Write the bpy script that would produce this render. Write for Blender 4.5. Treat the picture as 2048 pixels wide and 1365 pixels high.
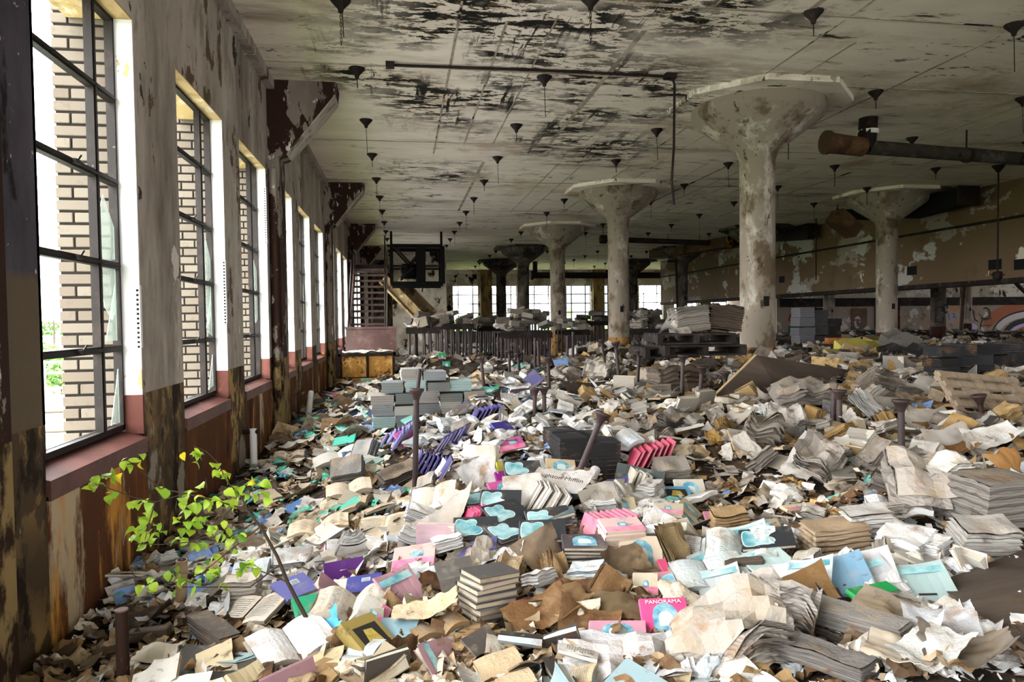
import bpy, bmesh, math, random
import numpy as np
from mathutils import Vector, Matrix, noise as mnoise
PI = math.pi
rnd = random.Random(11)
sc = bpy.context.scene
COL = sc.collection
for o in list(bpy.data.objects):
    bpy.data.objects.remove(o)

# ------------------------------------------------------------------ camera, sky, exposure
F, YAW, PIT, ROL, BAY = 1375.4, .1582, .0309, -.0124, 6.5
O = np.array([0., 0., 1.5])
_cy, _sy, _cp, _sp = math.cos(YAW), math.sin(YAW), math.cos(PIT), math.sin(PIT)
FW = np.array([_sy * _cp, _cy * _cp, -_sp])
_r0 = np.array([_cy, -_sy, 0.])
_u0 = np.cross(_r0, FW)
RT = math.cos(ROL) * _r0 + math.sin(ROL) * _u0
UP = -math.sin(ROL) * _r0 + math.cos(ROL) * _u0
cam = bpy.data.cameras.new('camera')
cam.sensor_width = 36
cam.lens = F / 2048 * 36
cam.clip_start = .05
cam.clip_end = 2000
camo = bpy.data.objects.new('camera', cam)
COL.objects.link(camo)
M4 = Matrix.Identity(4)
for i in range(3):
    M4[i][0], M4[i][1], M4[i][2], M4[i][3] = RT[i], UP[i], -FW[i], O[i]
camo.matrix_world = M4
sc.camera = camo

SKY_STRENGTH = 9.0
EXPOSURE = 1.36
w = bpy.data.worlds.new('sky')
sc.world = w
w.use_nodes = True
_bg = w.node_tree.nodes['Background']
_bg.inputs[0].default_value = (.97, .985, 1.0, 1)
_bg.inputs[1].default_value = SKY_STRENGTH
sc.view_settings.view_transform = 'Standard'
sc.view_settings.look = 'None'
sc.view_settings.gamma = 1
sc.view_settings.use_curve_mapping = False
sc.view_settings.exposure = EXPOSURE
try:
    sc.cycles.use_denoising = True
    sc.cycles.max_bounces = 9
    sc.cycles.diffuse_bounces = 5
    sc.cycles.transparent_max_bounces = 8
    sc.cycles.sample_clamp_indirect = 6
except Exception:
    pass

XW = -1.647          # room face of the window wall
XS = -1.775          # sash plane
XO = -2.13           # outer brick face
X1, Y1, LX = 5.117, 9.337, 7.1
ZC = 4.578           # ceiling
YE = 42.0            # end wall
YB = -9.0            # wall behind the camera

WIN = [(3.48, 4.72), (5.55, 6.91), (7.58, 9.0), (9.72, 11.06), (11.74, 13.11), (13.8, 15.27)]
for k in range(1, 5):
    for a, b in WIN[3:]:
        if b + 6.5 * k < YE:
            WIN.append((a + 6.5 * k, b + 6.5 * k))
VIS = list(WIN)
for a, b in ((1.15, 2.5), (-.95, .4), (-3.05, -1.7), (-5.15, -3.8), (-7.3, -5.9)):
    WIN.append((a, b))
WIN.sort()
ZS, ZT = .80, 3.43
EWIN = [(3.07 + 2.37 * k, 4.67 + 2.37 * k) for k in range(8)]
EZS, EZT = .8, 3.62


def portal(x, y, z, sx, sy, rot):
    l = bpy.data.lights.new('sky_portal', 'AREA')
    l.shape = 'RECTANGLE'
    l.size, l.size_y = sx, sy
    l.cycles.is_portal = True
    o = bpy.data.objects.new('sky_portal', l)
    o.location = (x, y, z)
    o.rotation_euler = rot
    COL.objects.link(o)


for a, b in WIN:      # daylight enters by the real openings; portals only guide the sampling
    if b < 23:
        portal(XO - .02, (a + b) / 2, (ZS + ZT) / 2, ZT - ZS, b - a, (0, -PI / 2, 0))
for a, b in EWIN[:7]:
    portal((a + b) / 2, YE + .3, (EZS + EZT) / 2, b - a, EZT - EZS, (-PI / 2, 0, 0))
for k in range(4):
    portal(.9 + 3.6 * k, YB - .3, 2.2, 1.6, 2.8, (PI / 2, 0, 0))


# ------------------------------------------------------------------ pixel helpers (used once, to find real positions)
def ray(u, v):
    return FW + RT * (u - 1024) / F - UP * (v - 682.5) / F


def at(u, v, D):
    return Vector(O + ray(u, v) * D)


def on(u, v, ax, val):
    r = ray(u, v)
    return Vector(O + r * ((val - O[ax]) / r[ax]))


# ------------------------------------------------------------------ terrain
_cp = [  # pixel, depth along the view
    (1024, 1365, 2.56), (600, 1365, 2.7), (1400, 1365, 2.45), (2048, 1365, 2.1), (1000, 1200, 3.25), (600, 1200, 3.4), (1350, 1200, 3.2),
    (1000, 1100, 3.9), (700, 1100, 4.15), (1000, 1020, 4.35), (1250, 1030, 4.2), (1000, 950, 4.7), (750, 1000, 5.2), (700, 930, 6.3), (1000, 870, 5.7),
    (850, 870, 6.3), (1180, 880, 5.6), (1000, 800, 7.6), (850, 830, 7.6), (750, 840, 8.7), (1150, 800, 7.6), (1000, 765, 10), (850, 760, 12), (1000, 728, 16),
    (870, 715, 17), (1110, 722, 20), (950, 712, 21), (1200, 745, 12), (1250, 725, 13.5), (1240, 692, 16.3), (1300, 800, 7.6),
    (1500, 1050, 4.2), (1600, 1040, 4.0), (1450, 1000, 4.6), (1550, 900, 5.2), (1650, 800, 6.3), (1400, 880, 5.8), (1600, 735, 9), (1500, 790, 7.6), (1515, 715, 9.9),
    (1700, 700, 13), (1900, 710, 11), (1800, 690, 16), (1950, 680, 24), (1700, 678, 24), (1900, 1150, 3.1), (1950, 960, 3.8), (1700, 1150, 3.15), (1800, 1060, 3.5),
    (2040, 860, 4.9), (1800, 870, 5.2), (1850, 800, 6.6), (2040, 790, 6.5), (1900, 740, 9), (1350, 670, 30), (1100, 690, 27)]
CP = [np.array(at(*p)) for p in _cp]
for y in (-8, -4, -1, 1, 2.2, 3.5, 5, 6.5, 8, 9.5, 11, 13, 15, 17, 20, 24, 30, 40):
    for x in (-1.6, -.9):
        CP.append(np.array([x, y, .05 if y > 8 else -.02]))
for y, x, z in ((11, 0, .08), (13, .1, .06), (15, .3, .06), (7.5, -.35, .08), (30, 8, .15), (40, 4, .1), (40, 14, .1), (36, 24, .6), (36, 34, .45), (20, 30, .8), (25, 20, .85),
                (10, 20, .8), (0, 3, .3), (-4, 3, .2), (-8, 8, .2), (0, 8, .5), (4, 10, .7), (27, 2, .1), (33, 2, .1)):
    CP.append(np.array([x, y, z]))
CP = np.array(CP)


def H0(x, y):
    d2 = (CP[:, 0] - x) ** 2 + (CP[:, 1] - y) ** 2
    w_ = 1.0 / (d2 + .06) ** 1.7
    return float((w_ * CP[:, 2]).sum() / w_.sum())


GX = np.concatenate([np.arange(-1.65, 6, .09), np.arange(6, 14, .25), np.arange(14, 42.1, .7)])
GY = np.concatenate([np.arange(-9, 1.5, .5), np.arange(1.5, 9, .09), np.arange(9, 20, .25), np.arange(20, 42.1, .6)])
GZ = np.zeros((len(GY), len(GX)))
for j, y in enumerate(GY):
    d2 = (CP[None, :, 0] - GX[:, None]) ** 2 + (CP[None, :, 1] - y) ** 2
    w_ = 1.0 / (d2 + .06) ** 1.7
    GZ[j] = (w_ * CP[None, :, 2]).sum(1) / w_.sum(1)
for j, y in enumerate(GY):
    for i, x in enumerate(GX):
        k = min(1, max(0, (x + 1.6) / 1.2)) * .7 + .3
        GZ[j, i] += k * (.05 * mnoise.noise((x * 1.7, y * 1.7, 3)) + .035 * mnoise.noise((x * 5, y * 5, 1)) + .02 * mnoise.noise((x * 13, y * 13, 7)))


def H(x, y):
    i = min(max(int(np.searchsorted(GX, x)) - 1, 0), len(GX) - 2)
    j = min(max(int(np.searchsorted(GY, y)) - 1, 0), len(GY) - 2)
    fx = min(max((x - GX[i]) / (GX[i + 1] - GX[i]), 0), 1)
    fy = min(max((y - GY[j]) / (GY[j + 1] - GY[j]), 0), 1)
    return float((GZ[j, i] * (1 - fx) + GZ[j, i + 1] * fx) * (1 - fy) + (GZ[j + 1, i] * (1 - fx) + GZ[j + 1, i + 1] * fx) * fy)


def HN(x, y, e=.22):
    n = Vector((H(x - e, y) - H(x + e, y), H(x, y - e) - H(x, y + e), 2 * e))
    return n.normalized()


def hit(u, v, lo=1.6, hi=40.):
    r = ray(u, v)
    t = lo
    while t < hi:
        p = O + r * t
        if p[2] <= H(p[0], p[1]):
            return Vector(p)
        t += .02 + t * .006
    return Vector(O + r * hi)


def depth(p):
    return float((np.array(p) - O) @ FW)


# ------------------------------------------------------------------ materials
def L(r, g=None, b=None):
    if g is None:
        r, g, b = (int(r[i:i + 2], 16) for i in (0, 2, 4))
    f = lambda c: (c / 255 / 12.92) if c / 255 <= .04045 else ((c / 255 + .055) / 1.055) ** 2.4
    return (f(r), f(g), f(b), 1)


class NT:
    def __init__(s, name):
        s.m = bpy.data.materials.new(name)
        s.m.use_nodes = True
        s.t = s.m.node_tree
        s.b = s.t.nodes['Principled BSDF']

    def n(s, kind, **kw):
        nd = s.t.nodes.new(kind)
        for k, v in kw.items():
            setattr(nd, k, v)
        return nd

    def l(s, a, b):
        s.t.links.new(a, b)

    def math(s, op, a, b=None, c=None):
        nd = s.n('ShaderNodeMath', operation=op)
        for i, q in enumerate((a, b, c)):
            if q is None:
                continue
            if hasattr(q, 'is_linked'):
                s.l(q, nd.inputs[i])
            else:
                nd.inputs[i].default_value = q
        return nd.outputs[0]

    def mix(s, fac, a, b, mode='MIX'):
        nd = s.n('ShaderNodeMix', data_type='RGBA', blend_type=mode)
        for q, i in ((fac, 0), (a, 6), (b, 7)):
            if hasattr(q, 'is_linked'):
                s.l(q, nd.inputs[i])
            else:
                nd.inputs[i].default_value = q
        return nd.outputs[2]

    def vec(s, coord='Object', scale=(1, 1, 1), loc=(0, 0, 0), rand=False):
        if coord == 'World':
            o = s.n('ShaderNodeNewGeometry').outputs['Position']
        else:
            o = s.n('ShaderNodeTexCoord').outputs[coord]
        if rand:
            ri = s.n('ShaderNodeObjectInfo').outputs['Random']
            va = s.n('ShaderNodeVectorMath', operation='ADD')
            s.l(o, va.inputs[0])
            s.l(s.math('MULTIPLY', ri, 37.0), va.inputs[1])
            o = va.outputs[0]
        mp = s.n('ShaderNodeMapping')
        mp.inputs['Scale'].default_value = scale
        mp.inputs['Location'].default_value = loc
        s.l(o, mp.inputs[0])
        return mp.outputs[0]

    def noise(s, v, scale=1, detail=6, rough=.6, dist=0.):
        nd = s.n('ShaderNodeTexNoise')
        nd.inputs['Scale'].default_value = scale
        nd.inputs['Detail'].default_value = detail
        nd.inputs['Roughness'].default_value = rough
        nd.inputs['Distortion'].default_value = dist
        s.l(v, nd.inputs['Vector'])
        return nd.outputs[0]

    def ramp(s, f, lo, hi, a=0., b=1.):
        nd = s.n('ShaderNodeMapRange')
        s.l(f, nd.inputs[0])
        for i, q in ((1, lo), (2, hi), (3, a), (4, b)):
            nd.inputs[i].default_value = q
        return nd.outputs[0]

    def bump(s, h, strength=.5, dist=.01):
        nd = s.n('ShaderNodeBump')
        nd.inputs['Strength'].default_value = strength
        nd.inputs['Distance'].default_value = dist
        s.l(h, nd.inputs['Height'])
        s.l(nd.outputs[0], s.b.inputs['Normal'])

    def fin(s, col, rough=.85, spec=.25, metal=0):
        if hasattr(col, 'is_linked'):
            s.l(col, s.b.inputs['Base Color'])
        else:
            s.b.inputs['Base Color'].default_value = col
        s.b.inputs['Roughness'].default_value = rough
        s.b.inputs['Specular IOR Level'].default_value = spec
        s.b.inputs['Metallic'].default_value = metal
        return s.m


def layered(name, base, layers, rough=.88, coord='World', bump=.35, bdist=.01, spec=.2, rand=False):
    """base colour, then layers: (colour, scale vec, lo, hi[, detail[, gate(scale vec, lo, hi)[, (z0, z1)]]])"""
    t = NT(name)
    col = base
    hsum = None
    for k, ly in enumerate(layers):
        c, scl, lo, hi = ly[:4]
        det = ly[4] if len(ly) > 4 else 6
        f = t.ramp(t.noise(t.vec(coord, scl, (k * 7.3 + 1, k * 3.1, k * 5.7), rand), 1, det, .65), lo, hi)
        if len(ly) > 5 and ly[5]:
            g = ly[5]
            if g[0] == 'at':
                wv = t.n('ShaderNodeVectorMath', operation='ADD')
                t.l(t.n('ShaderNodeNewGeometry').outputs['Position'], wv.inputs[0])
                nz = t.n('ShaderNodeTexNoise')
                nz.inputs['Scale'].default_value = .9
                nz.inputs['Detail'].default_value = 5
                t.l(wv.outputs[0], nz.inputs['Vector'])
                gs = None
                for (px_, py_, pr_) in g[1]:
                    dn = t.n('ShaderNodeVectorMath', operation='DISTANCE')
                    t.l(wv.outputs[0], dn.inputs[0])
                    dn.inputs[1].default_value = (px_, py_, ZC)
                    q_ = t.ramp(dn.outputs['Value'], pr_ * .45, pr_, 1, 0)
                    gs = q_ if gs is None else t.math('MAXIMUM', gs, q_)
                gs = t.math('MULTIPLY', gs, t.ramp(nz.outputs[0], .4, .52))
                col = t.mix(t.math('MULTIPLY', f, gs), col, c)
                hsum = f if hsum is None else hsum
                continue
            f = t.math('MULTIPLY', f, t.ramp(t.noise(t.vec(coord, g[0], (k * 2.3, 9 + k, k), rand), 1, 3, .5), g[1], g[2]))
        if len(ly) > 6 and ly[6]:
            z = t.n('ShaderNodeSeparateXYZ')
            t.l(t.n('ShaderNodeNewGeometry').outputs['Position'], z.inputs[0])
            f = t.math('MULTIPLY', f, t.ramp(z.outputs[2], *ly[6]))
        col = t.mix(f, col, c)
        hsum = f if hsum is None else t.math('ADD', t.math('MULTIPLY', hsum, .6), f)
    if bump and hsum is not None:
        fine = t.noise(t.vec(coord, (30, 30, 30)), 1, 4)
        t.bump(t.math('ADD', t.math('MULTIPLY', hsum, -1), t.math('MULTIPLY', fine, .4)), bump, bdist)
    return t.fin(col, rough, spec)


MT = {}
SPOTS = ('at', [(1.2, 7.3, 2.2), (2.6, 9.3, 2.0), (.9, 9.8, 1.8), (3.3, 12.2, 1.6), (3.2, 6.2, 1.6), (-.2, 8.6, 1.2), (.6, 14.5, 1.4), (2.2, 11, 1.5)])
MT['ceiling'] = layered('ceiling_concrete', L('e0d5c4'), [
    (L('f0e6d6'), (.8, 2.2, 1), .42, .7), (L('8c7c68'), (.3, 1.3, 1), .55, .74, 8), (L('5f5243'), (.7, 3.0, 1), .6, .71, 9),
    (L('a98c69'), (.7, .7, 1), .56, .75, 7), (L('efe6d8'), (3.2, 9, 3), .58, .66, 8, ((.5, .5, 1), .42, .55)),
    (L('3b3027'), (.9, 3.5, 2), .6, .66, 10, ((.22, .25, 1), .48, .6)),
    (L('171713'), (2.8, 7.5, 2), .49, .51, 10, SPOTS), (L('5b4a30'), (9, 16, 4), .56, .6, 8, SPOTS), (L('1c1b17'), (5, .5, 2), .57, .6, 9, SPOTS),
    (L('141512'), (2.6, 6.5, 2), .6, .615, 10, ((.3, .3, 1), .52, .62))], bump=.6)
MT['plaster'] = layered('peeling_wall_plaster', L('a0968b'), [
    (L('bdb4a9'), (1, 1.2, .6), .45, .7, 8), (L('6d6258'), (1.3, 1.6, .45), .5, .68, 9), (L('857b70'), (9, 9, 2.5), .52, .62, 8), (L('5a4a38'), (1.3, 1.6, 1.1), .6, .612, 9),
    (L('c9c2b8'), (1.7, 2, 1.4), .645, .66, 9), (L('2a241f'), (2.5, 2.5, 1.6), .655, .67, 9),
    (L('4a3c2b'), (.5, .5, .5), -1, -.9, 4, None, (1.06, 1.055)), (L('a08152'), (7, 7, 4), .5, .54, 9, ((1.2, 1.2, .8), .4, .6), (1.06, 1.055)),
    (L('241a13'), (5, 5, 2.2), .54, .6, 9, None, (1.06, 1.055)), (L('8d8272'), (2.2, 2.2, 1.0), .58, .6, 9, None, (1.06, 1.055))], bump=.55, bdist=.012)
MT['pilaster'] = layered('peeling_pilaster_paint', L('81776d'), [
    (L('5d5249'), (1.5, 1.5, .6), .45, .7, 8), (L('2e1b14'), (2.6, 2.6, 1.1), .465, .48, 10), (L('cfc9c0'), (9, 9, 4), .62, .66, 9),
    (L('86704a'), (1, 1, 1), -1, -.9, 2, None, (1.05, 1.04)), (L('2a1a0e'), (6, 6, 3), .5, .58, 9, None, (1.06, 1.05))], bump=.6)
MT['rust_panel'] = layered('rusted_spandrel_paint', L('54321d'), [
    (L('8a5024'), (2.4, 2.4, .5), .48, .68, 8), (L('b3a083'), (2.2, 2.2, .6), .56, .61, 9), (L('c28a3f'), (2.6, 2.6, .55), .57, .63, 9),
    (L('1b0f09'), (3, 3, .7), .55, .66, 8)], bump=.5)
MT['sill'] = layered('oxide_red_sill', L('512e28'), [(L('6d453c'), (3, 3, 3), .45, .7), (L('c9bdb5'), (7, 5, 7), .66, .7, 9), (L('4a2620'), (2, 2, 2), .55, .75)], rough=.5, spec=.4, bump=.2)
MT['jamb_white'] = layered('white_jamb_paint', L('d9d8d6'), [(L('bdb9b2'), (2, 2, 1), .5, .75, 8), (L('ab9069'), (2.2, 2.2, 1.3), .64, .65, 9)], bump=.3)
MT['jamb_red'] = layered('red_jamb_paint', L('5d3830'), [(L('744c41'), (3, 3, 2), .5, .7), (L('b3752f'), (9, 9, 6), .64, .68, 9)], bump=.3)
MT['lintel'] = layered('stained_soffit', L('b79b70'), [(L('6e4d24'), (3, 2, 2), .5, .7), (L('d8cdb8'), (4, 2, 2), .55, .65)], bump=.3)
MT['frame'] = layered('dark_steel_sash', L('1b1512'), [(L('2e2520'), (6, 6, 6), .5, .7), (L('5a534d'), (22, 22, 22), .68, .72)], rough=.6, bump=.2)
MT['column'] = layered('weathered_column_paint', L('8a7f71'), [
    (L('b5ac9f'), (3, 3, 1.4), .54, .64, 9), (L('5f513e'), (2, 2, 1.5), .52, .6, 9), (L('8a7a70'), (1.2, 1.2, 1), .5, .75), (L('463a2d'), (9, 9, 4), .61, .66, 9)], bump=.5)
MT['column_dark'] = layered('dark_column_paint', L('4d463e'), [
    (L('6e675d'), (3, 3, 1.4), .5, .62, 9), (L('2c261f'), (2, 2, 1.5), .5, .6, 9), (L('857b6e'), (9, 9, 4), .63, .66, 9)], bump=.5)  # darker tone of the column paint, used on most farther columns
MT['column_base'] = layered('ochre_column_dado', L('8f6b3f'), [(L('b89764'), (2, 2, 3), .5, .66, 8), (L('3d2817'), (8, 8, 5), .54, .58, 9), (L('6a4322'), (3, 3, 3), .5, .7)], bump=.6)
MT['maroon'] = layered('maroon_dado', L('3a2019'), [(L('57332a'), (3, 3, 3), .5, .7), (L('20110d'), (6, 6, 3), .55, .65)], bump=.3)
MT['partition'] = layered('brown_bulkhead_paint', L('96897d'), [
    (L('6f5b45'), (.3, .3, .5), .44, .452, 9), (L('b3aea6'), (.55, .55, .9), .57, .585, 9), (L('4a3f33'), (.6, .6, .5), .56, .72, 8), (L('d3cabb'), (1.5, 1.5, .9), .64, .65, 9)], bump=.4)
MT['endwall'] = layered('peeled_end_wall', L('a89f90'), [
    (L('7b6f5f'), (.9, .9, .9), .48, .62, 8), (L('c6c0b4'), (.7, .7, .7), .56, .58, 9), (L('17130f'), (1.4, 1.4, 1.0), .58, .61, 10), (L('5a452e'), (1, 1, 1), .6, .66, 8)], bump=.4)
MT['endpil'] = layered('stained_end_pilaster', L('7d6845'), [(L('3f3122'), (2, 2, .8), .5, .62, 8), (L('a08a62'), (2, 2, 1), .58, .66, 9)], bump=.4)
MT['graffwall'] = layered('tagged_wall_paint', L('8d7f72'), [
    (L('9d6a4e'), (.8, .8, .8), .55, .6, 7), (L('b9b2ab'), (.9, .9, .9), .57, .6, 8), (L('35635a'), (1.1, 1.1, 1.1), .64, .68, 7), (L('5a5068'), (1.2, 1.2, 1.2), .65, .69, 7), (L('594a3f'), (1, 1, 1), .6, .7)], bump=.2)
MT['black'] = NT('flat_black').fin(L('0d0b0a'), .8)  # one even black for bars, frames and the plates that mark holes
MT['rust'] = layered('heavy_rust', L('4a2a18'), [(L('a4712c'), (4, 4, 3), .5, .62, 8), (L('c79543'), (5, 5, 4), .56, .66, 9), (L('1d100b'), (4, 4, 4), .58, .64, 9)], rough=.75, bump=.5)
MT['binface'] = layered('ochre_rusted_sheet', L('b07f3b'), [(L('d3a862'), (6, 6, 5), .5, .62, 8), (L('5a3117'), (5, 5, 4), .56, .62, 9), (L('23120a'), (14, 14, 12), .62, .66, 9)], rough=.7, bump=.4)
MT['lid'] = layered('purple_brown_lid', L('4e3833'), [(L('7a5f58'), (2.2, 2.2, 2.2), .5, .75), (L('a0764f'), (4, 4, 6), .62, .7)], rough=.4, spec=.5, bump=.2)
MT['post'] = layered('oxide_post', L('2e1f1d'), [(L('453331'), (5, 5, 3), .5, .7), (L('6a452b'), (9, 9, 5), .63, .7)], rough=.55, spec=.4, bump=.2)
MT['steel'] = layered('brown_black_steel', L('1c1411'), [(L('33231d'), (3, 3, 3), .5, .7), (L('54372a'), (8, 8, 8), .63, .7)], rough=.6, bump=.2)
MT['stairmetal'] = layered('worn_stair_steel', L('4a332c'), [(L('6d544b'), (4, 4, 4), .48, .7), (L('8b6a50'), (9, 9, 9), .62, .7)], rough=.5, spec=.4, bump=.2)
MT['duct'] = layered('rusty_duct_sheet', L('4b3626'), [(L('6f5032'), (2, 2, 2), .5, .66, 8), (L('231811'), (3, 3, 3), .55, .7)], rough=.7, bump=.2)
MT['pipewrap'] = layered('dirty_pipe_lagging', L('38332c'), [(L('5b554b'), (4, 4, 4), .5, .7), (L('1d1812'), (5, 5, 5), .56, .66)], bump=.4)
MT['chute'] = layered('stained_chute_sheet', L('8f7a56'), [(L('4f3a24'), (2, 2, 2), .5, .62, 8), (L('b9a988'), (2.5, 2.5, 2.5), .57, .64, 8)], bump=.3)
MT['deck'] = layered('blackened_deck_boards', L('231d1a'), [(L('3d3530'), (3, 3, 3), .5, .7), (L('574a3f'), (9, 9, 9), .63, .7)], bump=.3)
MT['board'] = layered('dark_plywood', L('4a4038'), [(L('5f5349'), (1, 6, 1), .45, .7), (L('342b25'), (2, 2, 2), .52, .7), (L('7b5536'), (3, 8, 3), .68, .74)], rough=.7, coord='Object', bump=.15)
MT['paleedge'] = NT('pale_wood_edge').fin(L('b59a72'), .8)
MT['wood'] = layered('grey_pallet_wood', L('8d7c68'), [(L('6b5b4a'), (2, 14, 14), .45, .7), (L('b3a38d'), (3, 20, 20), .58, .7)], coord='Object', bump=.2)
MT['dirt'] = layered('rotted_paper_mulch', L('201812'), [(L('4d3d2e'), (6, 6, 6), .48, .62, 9), (L('77634c'), (16, 16, 16), .6, .66, 9), (L('14100c'), (4, 4, 4), .55, .68, 9), (L('a58f74'), (40, 40, 40), .66, .7, 6),
                                                        (L('4a5a1c'), (1.2, 1.2, 1.2), .7, .73, 9)], bump=1.0, bdist=.03)
MT['slab'] = NT('floor_concrete').fin(L('3a342e'), .9)
MT['brickmortar'] = NT('brick_mortar').fin(L('17120e'), .95)


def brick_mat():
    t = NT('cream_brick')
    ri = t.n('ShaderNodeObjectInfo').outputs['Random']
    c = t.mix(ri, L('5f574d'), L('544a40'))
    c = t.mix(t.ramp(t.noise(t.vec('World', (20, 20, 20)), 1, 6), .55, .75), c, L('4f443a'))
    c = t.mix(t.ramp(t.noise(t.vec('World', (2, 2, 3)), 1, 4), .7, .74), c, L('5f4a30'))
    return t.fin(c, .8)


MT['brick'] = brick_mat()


def obj_color_mat(name, stains, rough=.85, spec=.2, stripes=0, jitter=.25, bump=.25, edge=None, gain=1., crease=False):
    """colour of the object itself, with stains; stripes = page edges stacked along local z"""
    t = NT(name)
    oi = t.n('ShaderNodeObjectInfo')
    col = oi.outputs['Color']
    k = t.ramp(oi.outputs['Random'], 0, 1, gain * (1 - jitter), gain)
    cc = t.n('ShaderNodeCombineColor')
    for i in range(3):
        t.l(k, cc.inputs[i])
    col = t.mix(1.0, col, cc.outputs[0], 'MULTIPLY')
    h = None
    for j, (c, s, lo, hi, am) in enumerate(stains):
        f = t.math('MULTIPLY', t.ramp(t.noise(t.vec('Object', (s, s, s), (j * 3.3, j, 1), True), 1, 7, .65), lo, hi), am)
        col = t.mix(f, col, c)
        h = f
    if stripes:
        sx = t.n('ShaderNodeSeparateXYZ')
        t.l(t.n('ShaderNodeTexCoord').outputs['Object'], sx.inputs[0])
        wob = t.noise(t.vec('Object', (9, 9, 9), rand=True), 1, 3)
        zz = t.math('ADD', t.math('MULTIPLY', sx.outputs[2], stripes), t.math('MULTIPLY', wob, 1.5))
        st = t.math('FRACT', zz)
        st = t.ramp(st, .0, .55, 0, 1)
        col = t.mix(t.math('MULTIPLY', t.math('SUBTRACT', 1, st), .5), col, L('4a3f34'))
        h = st
    if crease:
        e_ = t.math('ABSOLUTE', t.math('SUBTRACT', t.noise(t.vec('Object', (26, 26, 26), (4, 2, 9), True), 1, 4), .5))
        h = t.math('ADD', t.math('MULTIPLY', e_, 4.0), t.math('MULTIPLY', h, .3))
    if bump and h is not None:
        t.bump(h, bump, .006 if crease else .004)
    return t.fin(col, rough, spec)


BR1, BR2, DK = L('8a6238'), L('4a2f1a'), L('17110d')
MT['paper'] = obj_color_mat('old_paper', [(L('a8906e'), 7, .48, .72, .6), (BR1, 5, .57, .7, .75), (BR2, 6, .65, .73, .9)], jitter=.34, gain=.95, bump=.5, crease=True)
MT['cover'] = obj_color_mat('book_cover', [(L('9d917f'), 9, .55, .72, .5), (BR2, 7, .6, .7, .75)], rough=.55, spec=.4, jitter=.3, gain=.88)
MT['pages'] = obj_color_mat('page_edges', [(BR1, 6, .55, .72, .6), (BR2, 5, .62, .72, .8)], stripes=230, jitter=.3, gain=.85)
MT['bundle'] = obj_color_mat('bundled_sheets', [(BR1, 4, .58, .72, .55), (DK, 5, .6, .7, .8)], stripes=75, jitter=.35, bump=.7, gain=.82)
MT['card'] = obj_color_mat('brown_card', [(L('a58a66'), 6, .5, .72, .5), (BR2, 5, .55, .7, .7), (DK, 7, .62, .72, .85)], jitter=.45, gain=.72)
MT['carton'] = obj_color_mat('carton_board', [(L('a39580'), 4, .52, .72, .5), (BR2, 4, .58, .72, .6), (DK, 6, .64, .72, .75)], jitter=.2)


def flat(name, c, c2=None, rough=.6, s=30):
    t = NT(name)
    if c2 is None:
        return t.fin(c, rough)
    return t.fin(t.mix(t.ramp(t.noise(t.vec('Object', (s, s, s), rand=True), 1, 5), .35, .65), c, c2), rough)


MT['blue'] = flat('print_blue_vignette', L('3f86a3'), L('9cbfc4'), s=22)
MT['teal'] = flat('print_aqua_shape', L('4b8d96'), L('b3d0cf'), s=9)
MT['white'] = flat('print_pale_outline', L('c3d2d0'))
MT['pink'] = flat('print_pink', L('cf5585'), L('dda0ae'), s=9)
MT['ink'] = flat('print_ink', L('2a2624'))
MT['greyink'] = flat('print_grey_text', L('8f8a84'))
MT['gold'] = flat('print_gold', L('9c8435'), L('c2ac5e'))
MT['yellow'] = flat('print_yellow', L('d8cf3a'))
MT['stem'] = NT('sapling_bark').fin(L('3b3024'), .8)


def leaf_mat():
    t = NT('leaf_green')
    oi = t.n('ShaderNodeObjectInfo')
    c = oi.outputs['Color']
    c = t.mix(t.math('MULTIPLY', oi.outputs['Random'], .5), c, L('c9d63c'))
    t.fin(c, .45, .4)
    tr = t.n('ShaderNodeBsdfTranslucent')
    t.l(c, tr.inputs[0])
    mx = t.n('ShaderNodeMixShader')
    mx.inputs[0].default_value = .35
    t.l(t.b.outputs[0], mx.inputs[1])
    t.l(tr.outputs[0], mx.inputs[2])
    t.l(mx.outputs[0], t.t.nodes['Material Output'].inputs[0])
    return t.m


MT['leaf'] = leaf_mat()


def glass_mat():
    t = NT('dirty_glass')
    t.b.inputs['Base Color'].default_value = L('c9d8cf')
    t.b.inputs['Roughness'].default_value = .15
    t.b.inputs['Alpha'].default_value = .42
    return t.m


MT['glass'] = glass_mat()


def litter_mat():
    t = NT('paper_litter')
    a = t.n('ShaderNodeAttribute', attribute_name='tint')
    c = t.mix(t.ramp(t.noise(t.vec('World', (14, 14, 14)), 1, 6), .45, .7, .1, .8), a.outputs['Color'], L('4d3822'))
    return t.fin(c, .85)


MT['litter'] = litter_mat()


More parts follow.
